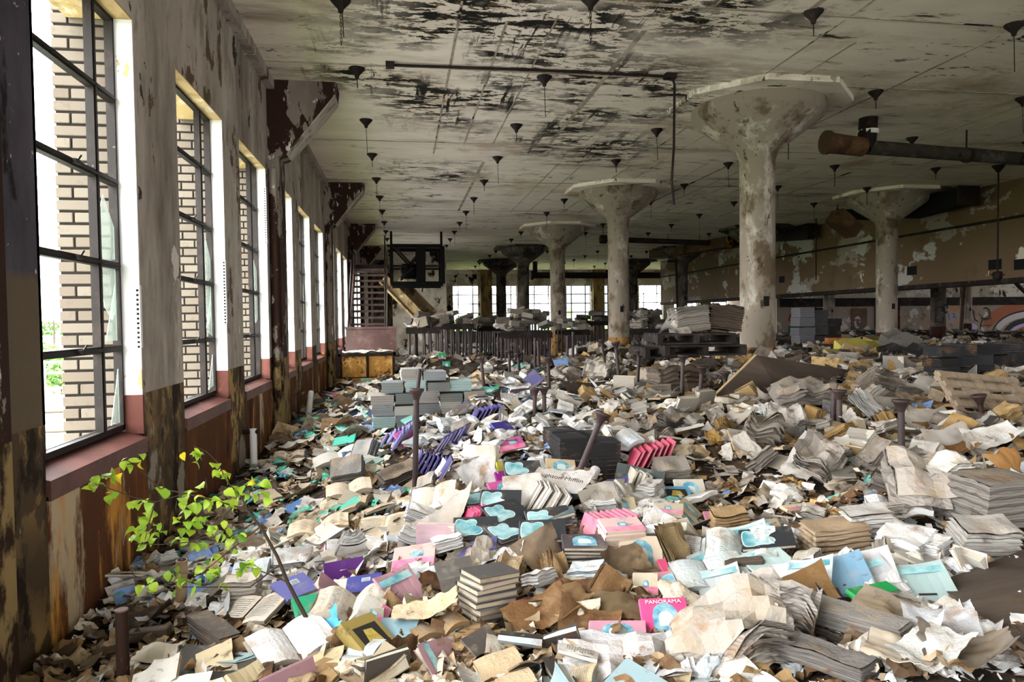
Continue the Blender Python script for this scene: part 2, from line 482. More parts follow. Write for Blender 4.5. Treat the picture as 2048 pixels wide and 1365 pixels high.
# ------------------------------------------------------------------ mesh builder
class MB:
    def __init__(s):
        s.v, s.f, s.mi, s.sm = [], [], [], []

    def add(s, vs, fs, mi=0, M=None, smooth=False):
        b = len(s.v)
        s.v += [tuple(M @ Vector(q)) if M is not None else tuple(q) for q in vs]
        s.f += [tuple(b + i for i in q) for q in fs]
        s.mi += [mi] * len(fs)
        s.sm += [smooth] * len(fs)
        return s

    def box(s, lo, hi, mi=0, M=None):
        (x0, y0, z0), (x1, y1, z1) = lo, hi
        return s.add([(x0, y0, z0), (x1, y0, z0), (x1, y1, z0), (x0, y1, z0), (x0, y0, z1), (x1, y0, z1), (x1, y1, z1), (x0, y1, z1)],
                     [(3, 2, 1, 0), (4, 5, 6, 7), (0, 1, 5, 4), (1, 2, 6, 5), (2, 3, 7, 6), (3, 0, 4, 7)], mi, M)

    def bar(s, a, b, wd, ht, mi=0):
        a, b = Vector(a), Vector(b)
        d = (b - a)
        ln = d.length
        z = d.normalized()
        x = z.cross(Vector((0, 0, 1)))
        if x.length < 1e-4:
            x = Vector((1, 0, 0))
        x.normalize()
        y = z.cross(x)
        M = Matrix((x, y, z)).transposed().to_4x4()
        M.translation = a
        return s.box((-wd / 2, -ht / 2, 0), (wd / 2, ht / 2, ln), mi, M)

    def tube(s, pts, rad, n=8, mi=0, cap=True):
        pts = [Vector(p) for p in pts]
        rs = rad if isinstance(rad, (list, tuple)) else [rad] * len(pts)
        rings = []
        up = None
        for i, p in enumerate(pts):
            d = (pts[min(i + 1, len(pts) - 1)] - pts[max(i - 1, 0)]).normalized()
            if up is None:
                up = d.orthogonal().normalized()
            up = (up - d * up.dot(d)).normalized()
            sd = d.cross(up)
            rings.append([p + (up * math.cos(2 * PI * k / n) + sd * math.sin(2 * PI * k / n)) * rs[i] for k in range(n)])
        vs = [q for r in rings for q in r]
        fs = [(i * n + k, i * n + (k + 1) % n, (i + 1) * n + (k + 1) % n, (i + 1) * n + k) for i in range(len(pts) - 1) for k in range(n)]
        s.add(vs, fs, mi, None, True)
        if cap:
            s.add(rings[0], [tuple(range(n))[::-1]], mi)
            s.add(rings[-1], [tuple(range(n))], mi)
        return s

    def lathe(s, prof, n=24, mi=0, M=None, smooth=True, caps=True):
        vs = [(r * math.cos(2 * PI * k / n), r * math.sin(2 * PI * k / n), z) for r, z in prof for k in range(n)]
        fs = [(i * n + k, i * n + (k + 1) % n, (i + 1) * n + (k + 1) % n, (i + 1) * n + k) for i in range(len(prof) - 1) for k in range(n)]
        s.add(vs, fs, mi, M, smooth)
        if caps:
            m = len(prof)
            s.add(vs[:n], [tuple(range(n))[::-1]], mi, M)
            s.add(vs[(m - 1) * n:], [tuple(range(n))], mi, M)
        return s

    def grid(s, fn, nu, nv, mi=0, smooth=False, M=None):
        vs = [fn(i / nu, j / nv) for j in range(nv + 1) for i in range(nu + 1)]
        fs = [(j * (nu + 1) + i, j * (nu + 1) + i + 1, (j + 1) * (nu + 1) + i + 1, (j + 1) * (nu + 1) + i) for j in range(nv) for i in range(nu)]
        return s.add(vs, fs, mi, M, smooth)

    def poly(s, pts, mi=0, M=None):
        return s.add(pts, [tuple(range(len(pts)))], mi, M)

    def prism(s, pts2, axis, a, b, mi=0, M=None):
        def P(q, t):
            q = list(q)
            q.insert(axis, t)
            return q
        n = len(pts2)
        s.add([P(q, a) for q in pts2] + [P(q, b) for q in pts2],
              [tuple(range(n)), tuple(range(n, 2 * n))[::-1]] + [(i, i + n, (i + 1) % n + n, (i + 1) % n) for i in range(n)], mi, M)
        return s

    def mesh(s, name, mats):
        me = bpy.data.meshes.new(name)
        me.from_pydata(s.v, [], s.f)
        for m in mats:
            me.materials.append(MT[m] if isinstance(m, str) else m)
        me.polygons.foreach_set('material_index', s.mi)
        me.polygons.foreach_set('use_smooth', s.sm)
        me.update()
        return me

    def fix(s, name, mats):
        me = s.mesh(name, mats)
        bm = bmesh.new()
        bm.from_mesh(me)
        bmesh.ops.recalc_face_normals(bm, faces=bm.faces)
        bm.to_mesh(me)
        bm.free()
        return me


def put(name, me, parent=None, loc=None, M=None, color=None):
    o = bpy.data.objects.new(name, me)
    COL.objects.link(o)
    if parent is not None:
        o.parent = parent
    if M is not None:
        o.matrix_local = M
    elif loc is not None:
        o.location = loc
    if color is not None:
        o.color = color
    return o


def tag(o, label, cat, group=None, kind=None):
    if label:
        o['label'] = label
    if cat:
        o['category'] = cat
    if group:
        o['group'] = group
    if kind:
        o['kind'] = kind
    return o


def thing(name, label, cat, loc=(0, 0, 0), rz=0, group=None):
    o = bpy.data.objects.new(name, None)
    o.empty_display_size = .1
    COL.objects.link(o)
    o.location = loc
    o.rotation_euler = (0, 0, rz)
    return tag(o, label, cat, group)


def struct(name, mb, mats):
    o = put(name, mb.fix(name, mats) if isinstance(mb, MB) else mb)
    o['kind'] = 'structure'
    return o


def part(name, mb, mats, parent, world=True, color=None):
    """a part in world coordinates under its parent"""
    o = put(name, mb.fix(name, mats), parent, color=color)
    if world and parent is not None:
        o.matrix_parent_inverse = world_of(parent).inverted()
    return o


def world_of(o):
    m = o.matrix_basis.copy()
    if o.parent is not None:
        m = world_of(o.parent) @ o.matrix_parent_inverse @ m
    return m


# ================================================================== STRUCTURE
struct('floor', MB().box((XW - .4, YB, -.45), (42, YE, -.3)), ['slab'])
cb = MB().box((XO, YB - .4, ZC), (42, YE + .4, ZC + .3))
ceil = struct('ceiling', cb, ['ceiling'])
x = -.37
k = 0
seam_mat = layered('seam_ridge', L('b5aa99'), [(L('85796a'), (3, 3, 3), .4, .6), (L('17140f'), (1.5, 1.5, 1), .6, .63, 9)], bump=.3)
while x < 13:
    for y0, y1 in ((2.5, 6.53), (6.53, 12.9), (12.9, 20)):
        if rnd.random() < .45:
            wd = rnd.choice((.008, .012, .03))
            part('board_seam', MB().box((x - wd, y0 + rnd.uniform(0, .6), ZC - .007), (x + wd, y1 - rnd.uniform(0, 1.2), ZC + .01)), [seam_mat], ceil)
    x += .497
    k += 1
for y in (3.6, 6.53, 8.5, 12.0, 15.3, 19.3, 25):
    part('board_seam', MB().box((XW, y - .01, ZC - .009), (13.5, y + .012, ZC + .01)), [seam_mat], ceil)

# left (window) wall --------------------------------------------------
wl = MB()
ys = [YB] + [q for ab in WIN for q in ab] + [YE]
for i in range(0, len(ys), 2):     # piers
    wl.box((XS - .03, ys[i], ZS - .1), (XW, ys[i + 1], ZT))
    wl.box((XO + .09, ys[i] + .1, ZS - .1), (XS - .03, ys[i + 1], ZT))
wl.box((XO + .09, YB, ZT), (XW, YE, ZC + .05))
wl.box((XO + .09, YB, -.45), (XW - .03, YE, ZS - .1))
wall_l = struct('wall_left', wl, ['plaster'])
for i in range(0, len(ys), 2):     # lower pier faces
    if ys[i + 1] > 0:
        part('pier_base', MB().box((XW - .031, ys[i], -.45), (XW, ys[i + 1], ZS - .1)), ['plaster'], wall_l)
part('pier_coat', MB().box((XW - .02, 2.5, 1.04), (XW + .004, 3.481, ZC)).box((XW - .125, 3.46, 1.04), (XW + .004, 3.484, ZT)), [layered('dark_flaking_coat', L('38343a'), [(L('57525a'), (1.5, 1.5, .6), .42, .66), (L('1d1a1b'), (3, 3, 1.2), .56, .6, 8), (L('b3aca4'), (17, 17, 11), .645, .66, 6), (L('b3aa9c'), (2.6, 2.6, 1.3), .63, .64, 8), (L('5e5242'), (1.2, 1.2, .7), .3, .32, 7, None, (1.75, 1.7))], bump=.5)], wall_l)
tb = MB()
tb.box((XW - .01, YB, ZC - .12), (XW + .10, YE, ZC + .02))
struct('trim_1', tb, ['plaster'])

# bricks on the far cheeks of the first three openings, one by one; the rest as joined courses
bshare = {}


def brickmesh(ln):
    k_ = round(ln, 3)
    if k_ not in bshare:
        m = MB()
        h, d, c = .061, .09, .004
        m.box((0, 0, 0), (ln, d, h))
        bm = bmesh.new()
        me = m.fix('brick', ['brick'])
        bm.from_mesh(me)
        bmesh.ops.bevel(bm, geom=bm.edges[:], offset=c, segments=1, affect='EDGES')
        bm.to_mesh(me)
        bm.free()
        bshare[k_] = me
    return bshare[k_]


STEP = .0775
nb = 0
for a, b in VIS[:3]:
    part('brick_backing', MB().box((XO + .012, b + .02, .45), (XS - .03, b + .25, 3.9)), ['brickmortar'], wall_l)
    z = .52
    r = 0
    while z < 3.55 and nb < 292:
        if r % 2 == 0:
            segs = [(0, .2), (.212, .10)]
        else:
            segs = [(0, .095), (.107, .205)]
        for s0, ln in segs:
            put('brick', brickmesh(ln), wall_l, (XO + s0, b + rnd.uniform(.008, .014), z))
            nb += 1
        z += STEP
        r += 1
mbk = MB()
for a, b in VIS[3:8] + [(1.15, 2.5)]:
    z = .52
    r = 0
    while z < 3.55:
        for s0, ln in ([(0, .2), (.212, .10)] if r % 2 == 0 else [(0, .095), (.107, .205)]):
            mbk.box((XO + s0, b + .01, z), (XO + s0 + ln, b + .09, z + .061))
        z += STEP
        r += 1
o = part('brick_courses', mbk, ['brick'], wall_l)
o['kind'] = 'stuff'

# windows ---------------------------------------------------------------
def shard(pts):
    """glass outline in the sash plane (y, z), with thickness"""
    return MB().prism(pts, 0, XS - .002, XS + .002)


wn = 0
for wi, (a, b) in enumerate(VIS):
    wn += 1
    fb = MB()
    f = .035
    for q in ((a, ZS + .03, b, ZS + .03 + f), (a, ZT - f, b, ZT), (a, ZS + .03, a + f, ZT), (b - f, ZS + .03, b, ZT)):
        fb.box((XS - .03, q[0], q[1]), (XS + .02, q[2], q[3]))
    fb.box((XS - .05, a, ZS + .03), (XS - .02, b, ZS + .065))
    win = struct('window_%d' % wn, fb, ['frame'])
    rows = 5
    dz = (ZT - ZS - .03) / rows
    for r in range(1, rows):
        z = ZS + .03 + r * dz
        gbar = part('glazing_bar', MB().box((XS - .022, a + f, z - .02), (XS + .022, b - f, z + .02)).box((XS - .03, a + f, z - .008), (XS + .03, b - f, z + .008)), ['frame'], win)
    gb = [c_ for c_ in bpy.data.objects if c_.parent == win and c_.name.startswith('glazing')] if wi < 3 else []
    for t_ in (.17, .745):
        y = a + (b - a) * t_
        part('mullion', MB().box((XS - .022, y - .02, ZS + .06), (XS + .022, y + .02, ZT - f)).box((XS - .03, y - .007, ZS + .06), (XS + .03, y + .007, ZT - f)), ['frame'], win)
    part('window_sill', MB().prism([(XW + .02, ZS - .12), (XW + .02, ZS - .025), (XS - .1, ZS + .045), (XS - .1, ZS - .12)], 1, a, b), ['sill'], win)
    # jamb linings and soffit
    part('jamb', MB().box((XS + .02, b - .012, 1.05), (XW - .001, b, ZT)), ['jamb_white'], win)
    part('jamb', MB().box((XS + .02, b - .014, ZS), (XW + .001, b, 1.05)), ['jamb_red'], win)['label'] = 'rust red lower jamb'
    part('soffit', MB().box((XO + .1, a, ZT - .012), (XW - .001, b, ZT + .002)), ['lintel'], win)
    part('spandrel', MB().box((XW - .035, a, -.45), (XW + .008, b, ZS - .1)), ['rust_panel'], win)
    ym = a + (b - a) * .745
    if wi < 6:      # broken panes left in the narrow far lights
        z0 = ZS + .03 + 3 * dz + .02
        sh = [[(ym + .03, z0 - .55), (ym + .03, z0 - .1), (ym + .07, z0 - .22), (ym + .12, z0 - .12), (b - .05, z0 - .3), (b - .05, z0 - .5)],
              [(ym + .03, z0 - dz - .02), (b - .05, z0 - dz - .02), (b - .05, z0 - dz - .3), (ym + .2, z0 - dz - .36), (ym + .1, z0 - dz - .28), (ym + .03, z0 - dz - .1)],
              [(b - .05, ZS + .08), (b - .05, ZS + .42), (b - .09, ZS + .3), (ym + .14, ZS + .08)],
              [(b - .05, ZS + dz + .08), (b - .05, ZS + dz * 2 - .08), (b - .09, ZS + dz + .35), (ym + .1, ZS + dz + .08)]]
        for pts in sh[:4 if wi < 2 else 2]:
            if wi:
                pts = [(y, z + rnd.uniform(-.05, .05)) for y, z in pts]
            g = part('glass_shard', shard(pts), ['glass'], win)
    if wi < 3:
        for bi, z in enumerate((ZS + .03 + dz, ZS + .03 + 2 * dz, ZS + .03 + 3 * dz)):
            part('latch', MB().box((XS + .02, (a + b) / 2 - .03, z - .01), (XS + .05, (a + b) / 2 + .03, z + .014)).tube([(XS + .04, (a + b) / 2, z), (XS + .06, (a + b) / 2 + .01, z + .04)], .006, 5), ['frame'], gb[bi])
        mp_ = MB()       # perforated corner bead showing under lost plaster
        zt_, zb_ = ((1.75, 1.35), (2.1, 1.5), (3.2, 2.5))[wi]
        mp_.box((XW - .004, b - .02, zb_), (XW + .003, b + .012, zt_))
        for q in range(int((zt_ - zb_) / .03)):
            mp_.box((XW - .02, b - .0155, zb_ + q * .03), (XW - .005, b - .0145, zb_ + q * .03 + .014), 1)
        part('corner_bead', mp_, ['jamb_white', 'black'], win)

# pilasters with haunches ----------------------------------------------
for i in range(-1, 5):
    yc = Y1 + i * BAY
    y0, y1 = yc - .16, yc + .30
    if i == -1:
        y0, y1 = yc - .3, yc + .12
    m = MB().box((XW - .05, y0, -.45), (XW + .13, y1, ZC + .01))
    st_ = struct('trim_%d' % (i + 3), m, ['pilaster'])
    part('haunch', MB().prism([(XW, 3.55), (XW + .235, 3.66), (-.80, 4.42), (-.78, ZC + .01), (XW, ZC + .01)], 1, y0 - .02, y1 - .02), ['pilaster'], st_)
    part('haunch_soffit', MB().prism([(XW + .237, 3.655), (XW + .232, 3.64), (-.795, 4.40), (-.797, 4.425)], 1, y0 - .018, y1 - .022), ['plaster'], st_)
    part('riser_pipe', MB().tube([(XW + .06, y0 - .035, -.3), (XW + .06, y0 - .035, 3.45)], .05, 10), ['pilaster'], st_)

# end wall, graffiti wall, back and right walls -------------------------
we = MB()
xs = [XO] + [q for ab in EWIN for q in ab] + [22]
for i in range(0, len(xs), 2):
    we.box((xs[i], YE, EZS), (xs[i + 1], YE + .35, EZT))
we.box((XO, YE, -.45), (22, YE + .35, EZS)).box((XO, YE, EZT), (22, YE + .35, ZC + .05))
wall_e = struct('wall_back', we, ['endwall'])
for i, xc in enumerate((-.4, X1, X1 + LX, X1 + 2 * LX)):
    part('end_pilaster', MB().box((xc - .36, YE - .22, -.4), (xc + .36, YE + .01, ZC)), ['endpil'], wall_e)
part('end_beam', MB().box((XW, YE - .12, ZC - .28), (22, YE + .01, ZC)), ['endwall'], wall_e)
for i, (a, b) in enumerate(EWIN):
    wn += 1
    fb = MB()
    f = .04
    yy = YE + .12
    for q in ((a, EZS, b, EZS + f), (a, EZT - f, b, EZT), (a, EZS, a + f, EZT), (b - f, EZS, b, EZT)):
        fb.box((q[0], yy, q[1]), (q[2], yy + .04, q[3]))
    win = struct('window_%d' % wn, fb, ['frame'])
    dz = (EZT - EZS) / 5
    for r in range(1, 5):
        part('glazing_bar', MB().box((a, yy, EZS + r * dz - .03), (b, yy + .035, EZS + r * dz + .03)), ['frame'], win)
    for t_ in (.22, .78):
        part('mullion', MB().box((a + (b - a) * t_ - .032, yy, EZS), (a + (b - a) * t_ + .032, yy + .035, EZT)), ['frame'], win)
    part('window_sill', MB().box((a - .05, YE - .05, EZS - .06), (b + .05, YE + .3, EZS)), ['sill'], win)

YG = 36.0
wg = MB()
DX = [(24.6, 26.1), (28.0, 29.3)]
xs = [20.9, 23.3, 24.3, 27.1, 28.45, 42]
for i in range(0, len(xs), 2):
    wg.box((xs[i], YG, -.45), (xs[i + 1], YG + .25, 1.95))
wg.box((20.9, YG, 1.95), (42, YG + .25, ZC))
wg.box((23.3, YG, -.45), (24.3, YG + .25, .9))
wg.box((20.9, YG + .25, -.45), (21.1, YE, ZC))
wall_g = struct('wall_right', wg, ['graffwall'])
ws = MB().box((42, YB, -.45), (42.3, YG + .3, .8)).box((42, YB, 3.7), (42.3, YG + .3, ZC + .1))
ys_ = [YB] + [q for k in range(6) for q in (YB + .6 + 7.4 * k, YB + 2.3 + 7.4 * k)] + [YG + .3]
for i in range(0, len(ys_), 2):
    ws.box((42, ys_[i], .8), (42.3, ys_[i + 1], 3.7))
struct('wall_side', ws, ['graffwall'])
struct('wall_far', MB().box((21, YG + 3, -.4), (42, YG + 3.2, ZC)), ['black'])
part('upper_band', MB().box((21.1, YG - .05, 2.5), (42, YG + .01, 3.3)), ['endwall'], wall_g)
part('dark_band', MB().box((21.1, YG - .12, 2.02), (42, YG + .01, 2.5)), ['deck'], wall_g)  # dark strip running between the tagged wall and the paler upper band
part('door_frame', MB().box((27.0, YG - .06, -.2), (27.12, YG, 2.05)).box((28.43, YG - .06, -.2), (28.6, YG, 2.05)).box((27.0, YG - .06, 1.97), (28.6, YG, 2.07)), ['maroon'], wall_g)
part('hatch_frame', MB().box((23.2, YG - .05, .85), (23.32, YG, 2.0)).box((24.28, YG - .05, .85), (24.4, YG, 2.0)), ['black'], wall_g)
d = part('graffiti_door', MB().box((31.62, YG - .04, .2), (32.75, YG, 2.02)), [flat('orange_door_paint', L('a9783a'), L('8d8a8e'), s=1.2)], wall_g)
d['label'] = 'orange painted door leaf'
part('doorway', MB().box((25.5, YG - .03, .3), (26.5, YG, 1.9)), [flat('brown_opening', L('5d4a34'), L('3a2a22'), s=2)], wall_g)

wbk = MB()
xs = [XO] + [q for k in range(4) for q in (.1 + 3.6 * k, 1.7 + 3.6 * k)] + [42]
for i in range(0, len(xs), 2):
    wbk.box((xs[i], YB - .3, .8), (xs[i + 1], YB, 3.6))
wbk.box((XO, YB - .3, -.45), (42, YB, .8)).box((XO, YB - .3, 3.6), (42, YB, ZC + .05))
struct('wall_front', wbk, ['plaster'])

# hanging bulkhead on the right --------------------------------------------
XP = 13.95
wp = MB().box((XP, 6, 2.3), (XP + .18, 35.6, ZC))
wall_p = struct('trim_20', wp, ['partition'])
part('bottom_flange', MB().box((XP - .12, 6, 2.2), (XP + .3, 35.6, 2.32)), ['deck'], wall_p)
part('ledge', MB().box((XP - .06, 6, 3.68), (XP, 35.6, 3.74)), ['deck'], wall_p)
part('bulkhead_return', MB().box((XP, 35.6, 2.3), (XP + .18, 35.8, ZC)), ['partition'], wall_p)
for y, z in ((14.2, 2.55), (16.9, 2.6), (13.5, 2.5), (19.8, 4.2), (14.9, 4.25), (23.5, 2.75)):
    part('vent_hole', MB().box((XP - .012, y, z), (XP + .01, y + .36, z + .24)), ['black'], wall_p)


# graffiti strokes: flat paint ribbons on their walls
def ribbon(pts, wd, plane, off=.004):
    """pts in (horizontal, z) on a wall that faces -y at y = plane"""
    m = MB()
    P = [Vector((p[0], 0, p[1])) for p in pts]
    Ls = []
    for i, p in enumerate(P):
        d_ = (P[min(i + 1, len(P) - 1)] - P[max(i - 1, 0)]).normalized()
        n_ = Vector((-d_.z, 0, d_.x))
        ww = wd * (1 if 0 < i < len(P) - 1 else .6)
        Ls.append((p + n_ * ww, p - n_ * ww))
    for i in range(len(P) - 1):
        q = [Ls[i][0], Ls[i + 1][0], Ls[i + 1][1], Ls[i][1]]
        m.add([(t.x, plane - off, t.z) for t in q] + [(t.x, plane + .002, t.z) for t in q], [(0, 1, 2, 3), (4, 7, 6, 5), (0, 4, 5, 1), (1, 5, 6, 2), (2, 6, 7, 3), (3, 7, 4, 0)])
    return m


def arc(cx, cz, rx, rz, a0, a1, n=12):
    return [(cx + rx * math.cos(math.radians(a0 + (a1 - a0) * i / n)), cz + rz * math.sin(math.radians(a0 + (a1 - a0) * i / n))) for i in range(n + 1)]


gm = {k_: flat('spray_' + k_, L(c)) for k_, c in dict(black='15131a', white='b9b4b4', red='7d1f2a', rust='94502f', lilac='a79bc0', teal='1e5a4a', blue='2b55a8').items()}
gx = lambda u, v: tuple(on(u, v, 1, YG)[q] for q in (0, 2))
for col_, pts, wd in [
        ('rust', arc(37.2, .35, 3.0, 1.55, 25, 165), .35), ('white', arc(37.4, .25, 2.35, 1.25, 40, 165), .22), ('black', arc(37.4, .22, 2.65, 1.45, 35, 170), .05),
        ('black', arc(37.5, .15, 1.9, .95, 40, 170), .16), ('lilac', arc(37.5, .1, 1.6, .75, 50, 170), .1), ('rust', arc(37.6, 0, 1.1, .55, 20, 170), .25),
        ('black', arc(34.3, .75, .32, .5, 60, 330), .05), ('black', [(34.0, .8), (34.7, .82)], .04), ('black', arc(34.3, 1.5, .3, .35, -150, 120), .05), ('black', [(34.0, 1.25), (34.7, 1.2), (34.4, 1.7)], .05),
        ('black', [(31.0, 1.9), (31.0, 1.0)], .06), ('black', [(33.0, 1.95), (33.0, 1.2)], .05), ('black', arc(33.25, 1.45, .25, .4, 180, 0), .05), ('black', [(33.5, 1.45), (33.6, 1.15), (33.8, 1.05)], .05),
        ('black', arc(33.2, .45, .55, .55, 160, -30), .06), ('lilac', arc(33.3, .3, .4, .5, 150, 30), .2), ('black', [(32.8, .7), (33.1, .5)], .05),
        ('blue', [(31.75, 1.6), (31.85, 1.2)], .05), ('blue', [(32.05, 1.55), (32.2, 1.5), (32.1, 1.35), (32.3, 1.3)], .05), ('blue', [(31.9, .95), (32.05, .8)], .07),
        ('red', arc(21.9, 1.2, .25, .5, 180, -10), .05), ('black', [(22.4, 1.9), (22.5, 1.0), (22.2, .7)], .06), ('black', [(22.8, 1.6), (22.6, 1.0), (22.9, .8), (23.05, 1.1)], .06), ('teal', [(21.6, .75), (23.1, .85)], .32),
        ('white', arc(25.9, 1.1, .15, .3, 0, 300), .07), ('red', [(25.55, 1.5), (26.3, 1.5)], .06), ('red', [(25.55, 1.25), (26.25, 1.22)], .07)]:
    part('graffiti', ribbon(pts, wd, YG - (.04 if 31.6 < pts[0][0] < 32.7 and col_ == 'blue' else .03 if 25.5 < pts[0][0] < 26.4 else 0), .006 + .004 * rnd.random()), [gm[col_]], wall_g)

# ------------------------------------------------------------------ ground of debris
tv = [(float(GX[i]), float(GY[j]), float(GZ[j, i])) for j in range(len(GY)) for i in range(len(GX))]
nx = len(GX)
tf = [(j * nx + i, j * nx + i + 1, (j + 1) * nx + i + 1, (j + 1) * nx + i) for j in range(len(GY) - 1) for i in range(nx - 1)]
tm = MB().add(tv, tf, 0, None, False)
to = put('mulch', tm.mesh('mulch', ['dirt']))
tag(to, 'dark rotted paper mulch and dirt covering the whole floor under the litter', 'mulch', None, 'stuff')

# ================================================================== COLUMNS
PROF = [(.255, 3.76), (.29, 3.88), (.90, 4.33), (.925, 4.40), (.925, 4.51)]
colmesh = {}


def column(x, y, mat, base, label, tall=True):
    t = thing('concrete_column', label, 'column', (x, y, -.3), 0, 'mushroom columns')
    key = (mat, base)
    if key not in colmesh:
        sh = MB().lathe([(.247, 0), (.247, 2.95), (.252, 2.96), (.247, 2.975), (.247, 3.7), (.252, 3.71), (.25, 4.12)], 28)
        bs = MB().lathe([(.252, 0), (.252, 1.36)], 28, caps=True)
        cp_ = MB().lathe([(r, z + .3) for r, z in PROF], 36)
        dp = MB().lathe([(1.28, 4.5 + .3), (1.28, ZC + .3 + .005)], 8, smooth=False)
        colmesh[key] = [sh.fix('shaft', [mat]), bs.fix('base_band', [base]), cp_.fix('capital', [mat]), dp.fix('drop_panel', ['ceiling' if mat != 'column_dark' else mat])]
    a_, b_, c_, d_ = colmesh[key]
    put('shaft', a_, t)
    put('base_band', b_, t)['label'] = 'stained lower band'
    put('capital', c_, t)
    put('drop_panel', d_, t, M=Matrix.Rotation(PI / 8, 4, 'Z'))
    # cut sockets in the shaft
    if rnd.random() < .8:
        put('socket', MB().box((-.04, -.255, 1.95), (.04, -.235, 2.09)).fix('socket', ['black']), t)
    return t


CL = [('column', 'column_base', 'thick mushroom column with flaking white paint, nearest of the row, beside the stacked black pallets'),
      ('column', 'column_base', 'pale mushroom column with ochre foot, second along the row, behind the litter heap'),
      ('column', 'column_base', 'mushroom column with bright rusty ochre foot beside the table posts, third along the row'),
      ('column_dark', 'column_dark', 'dark mushroom column, fourth along the row, in front of the end windows'),
      ('column_dark', 'column_dark', 'dark mushroom column, fifth and farthest of the row near the end windows')]
for i, (m, b, lb) in enumerate(CL):
    column(X1, Y1 + i * BAY, m, b, lb)
column(X1 + LX, Y1 + BAY, 'column', 'maroon', 'mushroom column with maroon foot standing close before the brown bulkhead')
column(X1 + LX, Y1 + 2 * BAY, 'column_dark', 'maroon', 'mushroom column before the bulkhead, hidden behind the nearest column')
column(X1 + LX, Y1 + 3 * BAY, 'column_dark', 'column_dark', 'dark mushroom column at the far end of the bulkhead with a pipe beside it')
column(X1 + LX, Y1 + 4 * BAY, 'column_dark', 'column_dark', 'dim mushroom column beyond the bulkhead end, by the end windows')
colF = column(X1 + 2 * LX, Y1 + 2 * BAY, 'column_dark', 'maroon', 'grey column with black spray letters and dark foot beyond the bulkhead')
column(X1 + 2 * LX, Y1 + 3 * BAY, 'column', 'maroon', 'pale column with maroon foot beyond the bulkhead beside the wrapped stack')
column(X1 + 3 * LX, Y1 + 3 * BAY, 'column', 'maroon', 'bright white column with maroon foot deep behind the bulkhead near the graffiti wall')
xf, yf = X1 + 2 * LX, Y1 + 2 * BAY
for pts in ([(-.12, 2.0), (-.13, 1.2)], [(-.12, 2.0), (.1, 2.05)], [(-.12, 1.75), (.06, 1.8), (.1, 1.6)], [(-.12, 1.25), (.1, 1.2), (.12, 1.4)], arc(.19, 1.7, .06, .15, 0, 330)):
    pl = [(p[0], p[1] + .3) for p in pts]
    m = ribbon(pl, .025, -.251, .02)
    put('spray_letter', m.fix('spray_letter', [gm['black']]), colF, M=Matrix.Rotation(math.radians(-32), 4, 'Z'))

# ================================================================== CEILING FITTINGS
hm = MB().lathe([(.10, 0), (.095, -.015), (.03, -.085), (.022, -.12)], 12).mesh('canopy', ['steel'])
rodm = MB().tube([(0, 0, -.11), (0.004, 0, -.24)], .006, 5).mesh('rod', ['steel'])
rodl = MB().tube([(0, 0, -.11), (0.012, 0, -.5)], .0045, 5).mesh('rod', ['steel'])
ch = MB()
for i in range(9):
    for sgn in (1, -1):
        ch.tube([(sgn * .008 * (i % 2), sgn * .008 * ((i + 1) % 2), -.11 - i * .035), (sgn * .008 * (i % 2), sgn * .008 * ((i + 1) % 2), -.15 - i * .035)], .004, 4)
chm = ch.mesh('chain', ['steel'])
ordn = ['first', 'second', 'third', 'fourth', 'fifth', 'sixth', 'seventh', 'eighth', 'ninth', 'tenth', 'eleventh', 'twelfth', 'thirteenth', 'fourteenth', 'fifteenth', 'sixteenth', 'seventeenth', 'eighteenth']
for j in range(7):
    for i in range(17):
        x, y = -.49 + 2.325 * j, 4.31 + 2.165 * i
        if j == 6 or any(math.hypot(x - X1 - a * LX, y - Y1 - b * BAY) < 1.25 for a in (0, 1) for b in range(-1, 6)):
            continue
        t = thing('ceiling_hanger', 'dark conical ceiling hanger, %s along the %s row counted from the windows' % (ordn[i], ordn[j]), 'hanger', (x, y, ZC), 0, 'conical hangers in the ceiling')
        put('canopy', hm, t)
        q = (i * 7 + j * 3) % 5
        put('chain' if q == 0 else 'rod', chm if q == 0 else rodl if q in (1, 2) else rodm, t)
# chain near the lens side of the ceiling
p = on(681, 0, 2, ZC)
t = thing('ceiling_chain', 'thin dark chain hanging from the ceiling near the windows', 'chain', p)
put('hook', hm, t)
put('chain', chm, t)

a_ = on(780, 130, 2, ZC - .03)
b_ = on(1340, 153, 2, ZC - .03)
e_ = on(1348, 410, 1, b_.y)
t = thing('conduit_pipe', 'thin dark conduit running across the ceiling and bending down at a junction box', 'conduit', a_)
part('conduit', MB().tube([a_, a_.lerp(b_, .5) + Vector((0, 0, .01)), b_], .017, 7), ['steel'], t)
part('junction_box', MB().box(tuple(b_ + Vector((-.07, -.06, -.03))), tuple(b_ + Vector((.07, .06, .04)))).box(tuple(a_ + Vector((-.05, -.05, -.03))), tuple(a_ + Vector((.05, .05, .04)))), ['steel'], t)
part('drop_conduit', MB().tube([b_ + Vector((.03, 0, -.02)), b_ + Vector((.06, 0, -.1)), b_ + Vector((.045, 0, -.9)), e_ + Vector((-.03, 0, .3)), e_], .016, 7), ['steel'], t)

